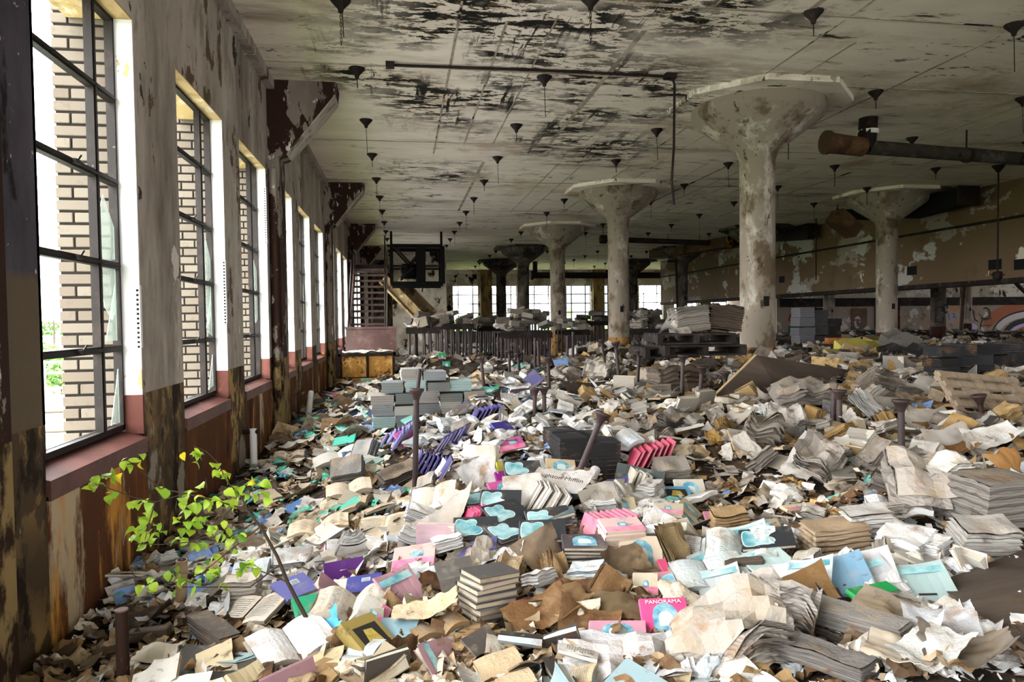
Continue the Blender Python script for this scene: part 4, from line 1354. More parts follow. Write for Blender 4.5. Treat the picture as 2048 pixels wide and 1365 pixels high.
def crumple_mesh(seed, sub=4, name='crumpled_paper', mat='paper', sx=1., sy=1., sz=.55, amp=.45):
    bm = bmesh.new()
    bmesh.ops.create_icosphere(bm, subdivisions=sub, radius=1)
    for v in bm.verts:
        p_ = v.co.copy()
        n1 = mnoise.noise(p_ * 1.3 + Vector((seed, 0, 0)))
        n2 = abs(mnoise.noise(p_ * 2.9 + Vector((0, seed, 0))))
        n3 = abs(mnoise.noise(p_ * 6.5 + Vector((0, 0, seed))))
        v.co = p_ * (1 + amp * n1 - amp * .75 * n2 - amp * .4 * n3 + amp * .3)
        v.co.x *= .115 * sx
        v.co.y *= .1 * sy
        v.co.z *= .1 * sz
    me = bpy.data.meshes.new(name)
    bm.to_mesh(me)
    bm.free()
    me.materials.append(MT[mat])
    return me


CR = [crumple_mesh(i * 3.7 + 1, 3, amp=.8 if i % 2 else .6, sx=1 + .3 * (i % 3), sz=.45 + .1 * (i % 4)) for i in range(8)]


def bundle_mesh(seed, wd=.24, hg=.3, th=.13, layers=12, bend=.0, jag=.012, name='paper_bundle', wave=.012):
    """a bound pile of sheets: serrated edges, bent along x"""
    r_ = random.Random(seed)
    off = [(r_.uniform(-jag, jag), r_.uniform(-jag, jag)) for _ in range(layers + 1)]
    nyy = 7

    def bendp(xx, yy, z):
        z += wave * mnoise.noise((xx * 9, yy * 9, seed)) * (z / th + .3) * 2
        if abs(bend) > 1e-3:
            R_ = 1 / bend
            a_ = xx / R_
            return ((R_ - z) * math.sin(a_), yy, R_ - (R_ - z) * math.cos(a_) if bend > 0 else R_ - (R_ - z) * math.cos(a_))
        return (xx, yy, z)
    rows = []
    nxx = 6
    for k_ in range(layers + 1):
        z = th * k_ / layers
        ring = []
        e0, e1 = off[k_]
        pin = .012 if k_ % 2 else 0
        X0, X1_ = -wd / 2 + e0 + pin, wd / 2 + e1 - pin
        Y0, Y1_ = -hg / 2 + e1 + pin, hg / 2 + e0 - pin
        jj = lambda q: r_.uniform(-.25, .25) * th / layers
        for i in range(nxx):
            ring.append((X0 + (X1_ - X0) * i / nxx, Y0, z + jj(0)))
        for i in range(nyy):
            ring.append((X1_, Y0 + (Y1_ - Y0) * i / nyy, z + jj(0)))
        for i in range(nxx):
            ring.append((X1_ - (X1_ - X0) * i / nxx, Y1_, z + jj(0)))
        for i in range(nyy):
            ring.append((X0, Y1_ - (Y1_ - Y0) * i / nyy, z + jj(0)))
        rows.append([bendp(*q) for q in ring])
    nr = len(rows[0])
    m = MB()
    vs = [q for r in rows for q in r]
    fs = [(k_ * nr + i, k_ * nr + (i + 1) % nr, (k_ + 1) * nr + (i + 1) % nr, (k_ + 1) * nr + i) for k_ in range(layers) for i in range(nr)]
    m.add(vs, fs)
    for zz in (0, th):
        m.grid(lambda i, j: bendp((i - .5) * wd * .97, (j - .5) * hg * .97, zz + (.004 if zz else -.004)), 8, 6, 1)
    mn = min(v[2] for v in m.v)
    m.v = [(a, b_, c - mn) for a, b_, c in m.v]
    return m.mesh(name, ['bundle', 'paper'])


BU = [bundle_mesh(i, rnd.uniform(.2, .28), rnd.uniform(.24, .34), rnd.uniform(.07, .17), rnd.randint(8, 14), (0, 0, 2.2, -2.0, 3.2, -3.0, 1.2, 0)[i % 8], .012 + .006 * (i % 3)) for i in range(12)]


def pack_mesh(wd, dp, hg, seed):
    """a strapped pack of books: cover board on top, page stripes round"""
    m = MB()
    r_ = random.Random(seed)
    n_ = max(2, int(hg / .022))
    for k_ in range(n_):
        e = r_.uniform(-.004, .004)
        z0, z1 = hg * k_ / n_, hg * (k_ + 1) / n_
        m.box((-wd / 2 + e, -dp / 2 + e, z0), (wd / 2 + e, dp / 2 + e, z1 - .004), 1)
        m.box((-wd / 2 + e - .002, -dp / 2 + e - .002, z1 - .004), (wd / 2 + e + .002, dp / 2 + e + .002, z1), 0)
    return m.fix('book_pack', ['carton', 'pages'])


def carton_mesh(wd, dp, hg):
    m = MB()
    m.box((-wd / 2, -dp / 2, 0), (wd / 2, dp / 2, hg))
    for sx in (-1, 1):
        m.box((-wd / 2 * .998 if sx < 0 else .003, -dp / 2 * .998, hg), (-.003 if sx < 0 else wd / 2 * .998, dp / 2 * .998, hg + .006))
    m.box((-.025, -dp / 2 - .001, hg * .5), (.025, dp / 2 + .001, hg + .0072), 1)
    bm = bmesh.new()
    me = m.fix('carton', ['carton', 'card'])
    bm.from_mesh(me)
    bmesh.ops.subdivide_edges(bm, edges=bm.edges[:], cuts=2, use_grid_fill=True)
    for v in bm.verts:
        v.co += Vector((mnoise.noise(v.co * 7), mnoise.noise(v.co * 7 + Vector((5, 0, 0))), mnoise.noise(v.co * 7 + Vector((0, 5, 0))))) * .012
    bm.to_mesh(me)
    bm.free()
    return me


CT = [carton_mesh(.4, .3, .25), carton_mesh(.3, .25, .18), carton_mesh(.45, .32, .3)]
PK = [pack_mesh(.21, .27, .105, 1), pack_mesh(.2, .26, .12, 2), pack_mesh(.22, .28, .09, 3)]
SLAB = [bundle_mesh(60 + i, .5, .24, .1, 10, (0, .8)[i % 2], .006, 'paper_bundle', .006) for i in range(2)]


# ================================================================== PLACING
used = set()


def frame(p, yaw=0, pitch=0, roll=0, n=None):
    M = Matrix.Translation(p)
    if n is not None:
        M = M @ Vector((0, 0, 1)).rotation_difference(n).to_matrix().to_4x4()
    return M @ Matrix.Rotation(math.radians(yaw), 4, 'Z') @ Matrix.Rotation(math.radians(pitch), 4, 'X') @ Matrix.Rotation(math.radians(roll), 4, 'Y')


def soft_n(p, k=.8):
    return (HN(p.x, p.y) * k + Vector((0, 0, 1 - k))).normalized()


EXC = []


def excl(p, r):
    EXC.append((p.x, p.y, r))


def named(me, kids, p, label, cat, color, yaw=0, pitch=0, roll=0, lift=.02, n='terrain', group=None, pagecol=CRM, scale=None, exc=.12):
    if isinstance(p, tuple):
        p = hit(*p)
    nn = soft_n(p) if n == 'terrain' else n
    M = frame(p + Vector((0, 0, lift)), yaw, pitch, roll, nn)
    if scale:
        M = M @ Matrix.Diagonal((*scale, 1))
    o = put(me.name.split('.')[0], me, M=M, color=color)
    if label in used:
        print('DUP LABEL', label)
    used.add(label)
    tag(o, label, cat, group)
    for k_ in kids:
        put(k_.name.split('.')[0], k_, o, color=pagecol)
    if exc:
        excl(p, exc)
    return o


def book(p, label, color, style='plain', wd=.19, hg=.25, th=.025, yaw=0, pitch=0, roll=0, lift=.03, warp=0., n='terrain', pagecol=CRM, exc=.12, group=None):
    wd, hg = wd * .86, hg * .86
    a_, b_ = bookmesh(wd, hg, th, style, warp)
    o = named(a_, [b_], p, label, 'book', color, yaw, pitch, roll, lift, n, group, pagecol, None, exc)
    if th < .0145:
        o.name, o['category'] = 'workbook', 'workbook'  # thin books on the same mesh as the hardbacks, only named workbooks
    return o


BLK, NAVY, PUR, VIO, PNK, MAG, TEAL, GRN, SKY = L('34363a'), L('2a3036'), L('3d3585'), L('6a66b0'), L('e2588f'), L('9a2486'), L('7fc0c2'), L('1cab7c'), L('64aed2')

# --- black books with the aqua shape
for i, (u, v, yaw, pt, rl, lb) in enumerate([
        (953, 1092, -4, 14, 0, 'black hardback with aqua shape, nearest the windows of the aqua-printed group'),
        (1012, 1062, 26, 14, 2, 'black hardback with aqua shape lying across the corner of another one, top of the group'),
        (1002, 1042, -12, 16, 0, 'black hardback with aqua shape, rear one before the pink fanned pages'),
        (1022, 1096, 24, 10, 0, 'black hardback with aqua shape in the middle of the lower row of its group'),
        (1098, 1075, -2, 12, 0, 'black hardback with aqua shape, lying just below the white book pile'),
        (1086, 1108, -12, 14, 0, 'black hardback with aqua shape beside the dark-spined stack'),
        (966, 1030, 8, 0, 0, 'black hardback with aqua shape lying flat near a stained white book'),
        (1046, 972, -2, 10, 0, 'black hardback with aqua shape under the cream arch-print book'),
        (1535, 1128, -24, 6, 0, 'black hardback with aqua shape alone beside the wet-stained bundle')]):
    book((u, v), lb, BLK, 'blob', .29, .22, .02, yaw, pt, rl, .09 + .012 * (i % 3), exc=.24)
# --- cream and blue vignette books
for u, v, yaw, pt, st, cl, lb, wd, hg in [
        (1122, 955, -6, 22, 'arch', L('e0c9a0'), 'cream hardback with blue arched picture below the leaning post', .24, .19),
        (1224, 1012, 2, 62, 'smallarch', L('e2d9c4'), 'cream book with a small blue arch standing upright behind the pink pile', .22, .2),
        (1240, 1034, -8, 24, 'arch', L('e2d2ae'), 'cream book with blue oval picture leaning on the upright one', .22, .15),
        (1352, 1010, -10, 20, 'picture', SKY, 'sky blue hardback with brown picture near the grey parcel', .22, .18),
        (1380, 1000, -8, 40, 'arch', L('e9e2d0'), 'ivory book with blue arch leaning against the grey parcel', .23, .18),
        (1318, 1068, -26, 30, 'arch', L('eae3d4'), 'ivory book with blue arch beside the cream book pile, tilted to the windows', .2, .2),
        (1365, 1062, 20, 26, 'arch', L('e6ddca'), 'ivory book with washed blue arch beyond the cream book pile', .17, .17),
        (1376, 1043, 50, 40, 'arch', L('e2cfa8'), 'small stained cream book with blue patch standing beside the cream book pile', .16, .16),
        (1282, 1133, -14, 40, 'arch', L('ead7bd'), 'cream book with large blue arch propped before the pink book pile', .25, .22),
        (1292, 1200, -20, 24, 'smallarch', L('e6d7bc'), 'torn cream book cover with blue oval at the foot of the crumpled cardboard', .13, .16),
        (1600, 1040, -6, 4, 'smallarch', L('e2cba0'), 'cream book with small blue print lying in the dark trench', .22, .12),
        (1530, 1080, -18, 10, 'arch', L('c9b38f'), 'greenish tan book with teal picture lying near the black aqua book', .18, .14)]:
    book((u, v), lb, cl, st, wd, hg, .022, yaw, pt, 0, .06, exc=.12)
# --- pink ones
for u, v, yaw, pt, st, cl, lb, wd, hg in [
        (1258, 1105, -4, 20, 'plain', PNK, 'bright pink hardback peeking out behind the propped cream book', .2, .18),
        (1364, 1160, -2, 18, 'arch', L('d9567e'), 'pink hardback with blue oval picture on top of two pink ones', .24, .16),
        (1345, 1195, -14, 12, 'arch', L('c98a93'), 'wrinkled pink paperback with blue print below the pink pair', .25, .2),
        (1444, 1058, -14, 12, 'arch', L('e39bb0'), 'pink and blue paperback lying beside the brown wrapped stack', .22, .14),
        (830, 1138, -10, 18, 'band', L('eeb0a8'), 'pink and orange softcover with pale picture on brown scraps, alone near the window side', .26, .2),
        (1332, 1268, -14, 24, 'arch', L('e2508a'), 'pink reader lettered across the top, with blue oval', .22, .24),
        (1236, 1296, -18, 10, 'arch', L('d99cb0'), 'pink and blue book half buried before the big white sheets', .26, .15),
        (1010, 1000, 16, 20, 'arch', L('cf5c9a'), 'magenta book with white panel below the white paper heap', .22, .2),
        (1017, 975, 8, 30, 'plain', MAG, 'deep magenta folded cover lying near the black aqua book', .2, .14),
        (1022, 905, 12, 18, 'band', L('c964a0'), 'rose softcover with pale box among grey paper lumps', .24, .16),
        (660, 797, -20, 14, 'plain', L('a4475f'), 'dull crimson hardback lying near the window wall before the bin', .34, .26),
        (815, 888, 30, 40, 'plain', L('e56fc0'), 'glowing pink sheet-covered book beside the tall flanged post', .22, .2)]:
    o = book((u, v), lb, cl, st, wd, hg, .022, yaw, pt, 0, .05, exc=.12, warp=.02 if 'paperback' in lb else 0)
    if 'lettered' in lb:
        reader = o
        excl(hit(u, v), .28)


def lettering(text, parent, M, size, mat, name='cover_lettering', depth_=.0006):
    cu = bpy.data.curves.new('lettering', 'FONT')
    cu.body = text
    cu.size = size
    cu.extrude = depth_
    cu.align_x = 'CENTER'
    to_ = bpy.data.objects.new('lettering', cu)
    COL.objects.link(to_)
    dg = bpy.context.evaluated_depsgraph_get()
    me = bpy.data.meshes.new_from_object(to_.evaluated_get(dg))
    bpy.data.objects.remove(to_)
    me.name = name
    me.materials.clear()
    me.materials.append(MT[mat])
    return put(name, me, parent, M=M)


lettering('PANORAMA', reader, Matrix.Translation((0, .072, .0262)), .027, 'white')

# --- purple and blue ones
for u, v, yaw, pt, rl, st, cl, lb, wd, hg in [
        (690, 1158, 4, 74, 0, 'plain', L('6a2190'), 'purple slipcase standing open on the bare dirt', .24, .12),
        (730, 1196, -4, 14, 0, 'title', L('4d4fa8'), 'blue hardback with small pale label, its corners chewed', .2, .15),
        (592, 1202, 36, 18, 0, 'title', L('7b7cc4'), 'faded violet hardback with pale label beside the sapling stem', .2, .2),
        (934, 862, -8, 22, 0, 'title', PUR, 'violet hardback with pale label on top of violet ones', .2, .16),
        (916, 892, 30, 26, 0, 'title', PUR, 'violet hardback with pale label sliding down from a fanned row', .18, .2),
        (1007, 875, 28, 30, 0, 'plain', PUR, 'violet hardback leaning behind the pair of short posts', .2, .2),
        (640, 1238, 16, 10, 0, 'plain', GRN, 'bright green glossy cover lying at the sapling foot', .27, .2),
        (822, 850, 20, 14, 0, 'plain', L('9edcd2'), 'pale mint softcover near the tall flanged post', .2, .16),
        (690, 893, -10, 8, 0, 'plain', L('45c9ad'), 'turquoise torn cover on the trodden path', .3, .2),
        (620, 848, -10, 5, 0, 'plain', L('56b98f'), 'mossy green cover lying beside the pilaster', .28, .16),
        (884, 718, 6, 66, 0, 'smallarch', L('23a566'), 'green box-like book standing on the grey bundle stack', .2, .2),
        (893, 735, 6, 50, 0, 'arch', L('2fb174'), 'green and white book leaning just under the green one', .2, .2),
        (870, 785, -5, 60, 0, 'arch', L('3bb58a'), 'green book with white disc leaning at the foot of the bundle stack', .26, .2),
        (980, 795, -15, 30, 0, 'arch', L('2fa97c'), 'green and white book lying behind the stubby tilted post', .25, .2),
        (1020, 960, 0, 15, 0, 'plain', L('d7cf45'), 'yellow and blue softcover peeping from under white sheets', .2, .2),
        (1745, 1217, 4, 10, 0, 'plain', L('18a352'), 'emerald wet plastic cover lying near the dark plywood', .22, .08),
        (735, 1318, 38, 28, 10, 'picture', L('a8934f'), 'thick brown and gold hardback standing on its edge near the sapling', .19, .26),
        (795, 1300, -20, 20, 0, 'plain', L('8fb2bd'), 'stained pale blue hardback beside the brown and gold one', .2, .2),
        (1275, 982, -36, 62, 0, 'plain', L('27332f'), 'dark green hardback leaning in a row before the black bundles', .2, .26),
        (1300, 992, -36, 60, 0, 'plain', L('2c3a36'), 'dark green hardback with faint oval, last of the leaning row', .22, .28),
        (1255, 975, -36, 64, 0, 'plain', L('313a38'), 'dark hardback, first of the leaning row by the rolled red paper', .2, .25)]:
    book((u, v), lb, cl, st, wd, hg, .03 if 'thick' not in lb else .06, yaw, pt, rl, .05, exc=.13)


def stack(p, n_, label, colors, wd=.2, hg=.26, th=.022, yaw=0, style='plain', topstyle=None, jit=3, lean=(0, 0), pagecol=CRM, group=None, pitch=0, lift0=0., names=None):
    if isinstance(p, tuple):
        p = hit(*p)
    base = p.copy()
    nn = Vector((lean[0], lean[1], 1)).normalized()
    for i in range(n_):
        q = base + nn * (th + .0015) * i + Vector((rnd.uniform(-.008, .008), rnd.uniform(-.008, .008), lift0))
        pos = ordn[n_ - 1 - i] if n_ - 1 - i < len(ordn) else 'lowest'
        book(q, '%s, %s from the top' % (label, pos), colors[i % len(colors)], topstyle if (i == n_ - 1 and topstyle) else style, wd, hg, th, yaw + rnd.uniform(-jit, jit), pitch, 0, 0, n=nn, pagecol=pagecol, exc=.16 if i == 0 else 0, group=group or label)


stack((1243, 1112), 7, 'pale pink hardback in the square pile behind the propped cream book', [L('eec9c4')], .25, .2, .024, -2, 'plain', 'smallarch', lean=(0, -.12))
stack((1335, 1062), 6, 'cream book in the neat pile near the sky blue hardback', [L('e4d8bf')], .2, .2, .022, -24, 'plain', 'smallarch', lean=(.0, -.1))
stack((1120, 1062), 5, 'white-paged dark book in the slipped pile above the aqua-printed group', [L('57676a')], .25, .19, .02, -6, lean=(-.25, .05))
stack((1168, 1128), 6, 'dark-spined wet book in the slanting stack beside the aqua-printed group', [L('3a3438'), L('5b5257')], .26, .2, .02, -8, 'plain', 'arch', lean=(0, -.1))
stack((975, 1238), 8, 'silver-spined book in the tall leaning tower on brown scraps', [L('7b7876'), L('5a5653')], .2, .25, .026, -62, 'plain', None, 5, (.05, .05), pagecol=L('d9c7ae'))
stack((1362, 1192), 2, 'pink hardback under the one with the oval picture', [L('d65c84')], .24, .17, .026, -2)
stack((1000, 852), 4, 'violet hardback in the flat row of four before the short posts', [PUR], .22, .2, .022, -6, lean=(.1, 0))
stack((760, 1225), 3, 'grey wet book in the flat trio beside the chewed blue hardback', [L('6a716f')], .26, .18, .02, -4)
stack((1095, 800), 4, 'pale book in the small pile behind the pair of short posts', [L('cfd6d8')], .25, .2, .024, 0)
stack((1452, 1045), 3, 'thin cream book under the pink and blue paperback', [L('e0cfb0')], .2, .14, .016, -14)
stack((1345, 1035), 2, 'book under the sky blue hardback', [L('b8b0a0')], .2, .18, .018, -12)
# fans: books standing on edge in a slipped row
for (u, v, du, dv, n_, cl, yw, pt, lb, wd, hg) in [
        (1180, 1090, 11, -1.5, 8, L('cf6f88'), 10, 72, 'pink-edged book standing in the zigzag row next to the pink pile', .16, .2),
        (1265, 945, 12, -3.5, 7, L('d7506f'), -8, 64, 'red and cream book standing in the slanted row by the black bundles', .2, .24),
        (1262, 985, 9, 3, 4, L('d9d2c0'), -5, 66, 'pale thin book standing in the row under the red ones', .18, .22),
        (795, 905, 6, -6, 7, VIO, 0, 58, 'violet-striped workbook fanned out beside the tall flanged post', .19, .22),
        (838, 942, 8, 3, 8, PUR, -2, 60, 'violet-striped workbook in the fan at the foot of the tall flanged post', .19, .22),
        (770, 900, 8, -3, 6, VIO, 0, 58, 'violet-striped workbook in the lower fan toward the windows', .16, .18),
        (885, 912, 9, -5, 6, VIO, -20, 58, 'violet workbook in the row spilling under the labelled violet hardbacks', .18, .2),
        (950, 850, 9, -2, 6, PUR, 5, 58, 'violet workbook standing in the upper row before the pair of short posts', .18, .2),
        (940, 1066, 6, -2, 6, L('e0246b'), 16, 60, 'hot pink page wad fanned behind the aqua-printed group', .1, .14),
        (1060, 1015, 9, 4, 8, L('d8d2c8'), -5, 58, 'cream sheet-bound booklet in the slipped fan under the lettered wrapping paper', .22, .26)]:
    for i in range(n_):
        p = hit(u + du * i, v + dv * i)
        book(p, '%s, %s along' % (lb, ordn[i]), cl, 'plain', wd, hg, .014, yw + rnd.uniform(-3, 3), 0, -pt + rnd.uniform(-3, 3), .09, n=None, exc=.12 if i % 3 == 0 else 0, group=lb, pagecol=L('ece6da'))

# wrapping paper with lettering
wp_ = sheet_mesh(777, 'wrapping_paper', 'paper', (.4, .28), .5)
o = named(wp_, [], (1120, 1003), 'grey wrapping paper printed with black lettering above the slipped booklets', 'paper', L('c9c5bf'), -34, 16, 0, .12, exc=.2)
lettering('Houghton Mifflin', o, Matrix.Translation((0, -.05, max(v.co.z for v in wp_.vertices if abs(v.co.y + .05) < .05) + .004)), .052, 'ink', 'wrapping_lettering')

# open books
for i, (u, v, yaw, pt, cl, lb, sc_) in enumerate([
        (585, 1322, 30, 12, L('eeeceb'), 'big white book lying open beside the blue plastic scrap', .95),
        (500, 1250, -24, 10, L('d9cfc0'), 'printed page spread lying open near the pipe stub', 1.0),
        (705, 1252, -8, 6, L('e6dccb'), 'cream book lying open at the green glossy cover', 1.0),
        (870, 1020, -18, 20, L('e2d8c6'), 'stained cream book open on its back among white paper', .9),
        (770, 1080, -10, 8, L('d6c4a6'), 'swollen tan book splayed open on brown scraps', 1.1),
        (640, 1080, 4, 6, L('dcc9ab'), 'water-stained cream book spread flat beside the sapling', 1.1),
        (680, 930, 10, 8, L('b9b3a9'), 'grey cover board splayed on the trodden path', 1.4),
        (1130, 760, 10, 20, L('c4bcb0'), 'grey splayed book on the mound before the second column', 1.3),
        (700, 1000, 5, 10, L('d6c7b0'), 'tan book open at the edge of the trodden path', 1.0),
        (1400, 1130, -30, 10, L('dfe3e2'), 'white workbook lying open beyond the pink pair', 1.1),
        (1485, 1130, -30, 14, L('ccd8d6'), 'pale aqua workbook tented near the lone black aqua book', 1.0),
        (1420, 1180, -10, 8, L('d3dcdc'), 'pale blue-white workbook lying flat by the pink pair', 1.0)]):
    a_, b_ = OB[i % len(OB)]
    named(a_, [b_], (u, v), lb, 'book', L('b8ac98'), yaw, pt, 0, .05, pagecol=cl, scale=(sc_, sc_, sc_), exc=.2)
for u, v, yaw, st, cl, lb in [
        (1432, 1160, 4, 'stripe', L('d0d6d4'), 'pale workbook with aqua stripe standing curled beyond the pink pair'),
        (1442, 1203, -20, 'stripe', L('d2d9d8'), 'pale workbook with aqua stripe lying flat on bare dirt'),
        (1500, 1110, -22, 'stripe', L('c2cfca'), 'pale aqua workbook leaning on the crumpled white sheets'),
        (1540, 1160, 10, 'stripe', L('b9cdca'), 'pale aqua workbook with dark stain by the small wooden block'),
        (1850, 1205, -20, 'stripe', L('b9d2cf'), 'aqua striped workbook lying next to the dark plywood'),
        (1745, 1195, -6, 'stripe', L('bfc3c4'), 'grey-blue softcover above the emerald plastic'),
        (1690, 1185, -20, 'plain', L('7ba3bb'), 'steel blue softcover slipping under white workbooks'),
        (1590, 1195, -28, 'plain', L('dcdcd8'), 'white workbook bent open in the pile of white workbooks'),
        (1620, 1190, -40, 'stripe', L('d8e0e2'), 'blue-edged white workbook standing in the pile of white workbooks'),
        (1740, 1170, -26, 'plain', L('e2e0e0'), 'white ream of sheets leaning above the steel blue softcover')]:
    book((u, v), lb, cl, st, .22, .28, .014, yaw, 16, 0, .06, .03, exc=.13, pagecol=L('e8e6e2'))
t = sheet_mesh(901, 'plastic_scrap', flat('blue_plastic', L('5cb4e0')), (.11, .09), 1.2)
named(t, [], (652, 1290), 'crumpled light blue plastic scrap at the sapling foot', 'plastic', L('5cb4e0'), 20, 30, 0, .08)
rl = MB().tube([(0, -.07, 0), (0, .07, 0)], .035, 16, 0, False).tube([(0, -.068, 0), (0, .068, 0)], .031, 16, 1, False)
named(rl.mesh('paper_roll', ['paper', 'pink']), [], (1186, 972), 'small white paper roll, pink inside, near the leaning post foot', 'paper', L('f0ecec'), -30, 20, 0, .07)
tb_ = MB().lathe([(.028, 0), (.028, .28)], 18).lathe([(.022, .281), (.004, .281)], 18, 1, caps=False)
named(tb_.fix('cardboard_tube', ['card', 'black']), [], (362, 1222), 'cream cardboard tube standing at the rusty spandrel under the sapling leaves', 'tube', L('cdb08a'), 0, 6, 4, .0, n=None)
for q, (u, v, yw, lb) in enumerate([(392, 1268, -14, 'dark wooden block lying by the pipe stub'), (300, 1300, 0, 'smaller dark wooden block right behind the pipe stub'), (1490, 1160, -20, 'small charred wooden block with a broken end amid aqua workbooks')]):
    m = MB().box((-.09, -.03, 0), (.09, .03, .05))
    bm = bmesh.new()
    me = m.fix('wood_block', ['board'])
    bm.from_mesh(me)
    bmesh.ops.bevel(bm, geom=bm.edges[:], offset=.005, segments=1, affect='EDGES')
    bm.to_mesh(me)
    bm.free()
    named(me, [], (u, v), lb, 'block', WHT, yw, 0, 0, .05)

# ------------------------------------------------------------------ big bundles, sheets, cartons
def bund(u, v, wd, hg, th, color, yaw, label, pitch=0, roll=0, bend=0., lift=0., layers=12, jag=.014, wave=.014, seed=None, n='terrain', exc=.2):
    me = bundle_mesh(seed if seed is not None else rnd.randint(0, 999), wd * .8, hg * .8, th * .85, layers + 4, bend, jag, 'paper_bundle', wave)
    return named(me, [], (u, v), label, 'paper bundle', color, yaw, pitch, roll, lift, n, exc=exc)


GB = L('a59d93')
bund(1480, 1318, .42, .34, .16, L('c4bbaf'), -20, 'large crumpled grey bundle with ragged sheet edges before the pink reader', 10, -14, -2.6, .02, 16, .03, .05)
bund(1545, 1290, .3, .3, .18, L('bdb5ac'), 50, 'ragged grey bundle slumped on the large crumpled one', 12, 16, 3.0, .06, 16, .04, .05)
bund(1250, 1352, .6, .36, .05, L('d9d7d8'), -14, 'broad white ream of sheets, nearest of all to the viewer', 8, 0, .5, .03, 5, .02, .03)
bund(1672, 1118, .36, .2, .2, L('a28c72'), -4, 'wet-stained bound bundle, squared, half brown, standing on scraps', 0, 0, 0, .0, 9, .004, .006)
bund(1735, 1092, .26, .18, .16, L('c4c0ba'), -12, 'grey-white carton-like bundle right behind the wet-stained one', 0, 0, 0, .04, 8, .004, .006)
bund(1960, 1120, .34, .2, .15, L('c3beb6'), -14, 'pale grey bundle with curved end near the dark plywood', 10, 0, .9, .05, 8, .006, .01)
bund(1690, 1285, .13, .6, .08, L('8b8680'), 24, 'long grey block of sheets lying diagonally before the dark plywood', 4, 0, 0, .06, 9, .004, .004)
bund(1640, 1300, .08, .5, .03, L('6d665f'), 26, 'slim dark block with white edge beside the long grey block', 10, 30, 0, .05, 5, .004, .004)
bund(1650, 1360, .15, .4, .06, L('7f7a75'), 26, 'second long grey block lying by the crumpled grey bundle', 4, 10, 0, .05, 8, .006, .006)
bund(1985, 1050, .42, .3, .26, L('857f78'), 4, 'big stack of dark grey boards with a pale streak down its face', 4, 0, 0, .02, 7, .003, .003, n=None)
bund(1830, 1015, .34, .34, .18, L('b7aea4'), 62, 'big flopped grey bundle with curling dark edges beside the dark board stack', 18, -20, -3.0, .06, 10, .03, .03)
bund(1900, 1010, .2, .3, .2, L('d8d3ca'), 84, 'white ragged page ends between the flopped bundle and the board stack', 0, 8, 0, .04, 18, .03, .03)
bund(1570, 870, .4, .34, .14, L('cdc6be'), -24, 'broad pale bundle with folded top sheet on the dark mound', 14, 10, 1.6, .06, 12, .03, .03)
bund(1515, 905, .34, .3, .24, L('a1978a'), 60, 'drooping layered bundle curling over below the broad pale one', 20, 24, -4.2, .04, 16, .03, .04)
bund(1600, 820, .5, .34, .16, L('8f877e'), -12, 'grey slumped bundle on the crest behind the broad pale one', 6, 8, -2.0, .04, 14, .03, .04)
bund(1640, 950, .36, .28, .14, L('a59c92'), 24, 'grey tumbled bundle with a white slanting sheet, downhill from the post pair', 18, -20, 2.0, .05, 12, .04, .05)
bund(1720, 845, .4, .3, .12, L('d9d6d0'), 30, 'white opened bundle with fanned brown pages beside the post pair', 40, 20, 1.6, .1, 12, .02, .02)
bund(1755, 810, .26, .3, .2, L('9a8d7e'), 78, 'fan of brown-edged pages on the white opened bundle', 20, 40, -3.4, .1, 18, .03, .02)
bund(1290, 880, .3, .24, .1, L('8c8279'), 0, 'grey crinkled bundle lying above the red and cream row', 10, 0, 1.4, .04, 12, .03, .04)
bund(1340, 970, .32, .2, .13, L('a0988d'), -6, 'grey taped paper parcel with worn corners', 14, 0, .6, .06, 5, .004, .008)
bund(1195, 760, .5, .4, .1, L('b9b1a6'), -34, 'broad wrinkled bundle sloping on the mound before the second column', 40, 10, 1.2, .1, 12, .03, .03)
bund(1275, 745, .5, .4, .22, L('5b534c'), 50, 'dark drooping bundle with fanned layers under the pallet deck edge', 30, 30, -3.0, .1, 18, .04, .03)
bund(1330, 790, .34, .4, .36, L('74685c'), 8, 'round-backed bound stack of brown paper below the pallet deck', 0, 0, 0, .0, 8, .02, .02)
bund(1385, 790, .3, .4, .38, L('5a4a3d'), -4, 'dark brown bound stack beside the round-backed one', 0, 0, 0, .0, 8, .02, .02)
bund(1640, 790, .4, .3, .12, L('5c5752'), 4, 'dark crinkled bundle lying on the crest before the long boards', 10, 0, 2.0, .02, 12, .03, .04)
bund(1345, 860, .36, .3, .1, L('77706a'), 10, 'dark layered bundle behind the red and cream row, towards the trench', 8, -6, 1.0, .04, 14, .02, .03)
bund(700, 965, .32, .26, .16, L('8e8a85'), -4, 'grey ribbed block of sheets standing near the trodden path', 30, 0, 0, .04, 12, .01, .01)
bund(735, 935, .3, .3, .1, L('9aa0a2'), -38, 'ribbed grey-green cover slumped over white sheets, window side of the tall flanged post', 34, 10, 2.0, .1, 8, .02, .01)
bund(800, 975, .42, .2, .1, L('6f665e'), 24, 'long grey-brown flat bundle slanting up beneath the tall flanged post', 10, 0, .4, .06, 8, .01, .01)
bund(430, 1300, .12, .5, .08, L('5a5450'), 34, 'dark charred block lying aslant toward the pipe stub', 4, 0, 0, .04, 7, .004, .004)
bund(320, 1340, .22, .2, .05, L('c9bfae'), 10, 'whitish wrinkled wad between pipe stub and dark charred block', 8, 0, 2.0, .03, 9, .02, .03)
bund(440, 1195, .1, .34, .04, L('6d675f'), -30, 'dark ribbed slat-like bundle lying under the sapling', 6, 0, 0, .03, 6, .003, .003)
bund(1340, 1145, .3, .3, .03, L('8f7a58'), 12, 'olive brown folded wrapper behind the propped cream book', 50, 30, 3.0, .1, 4, .02, .03)
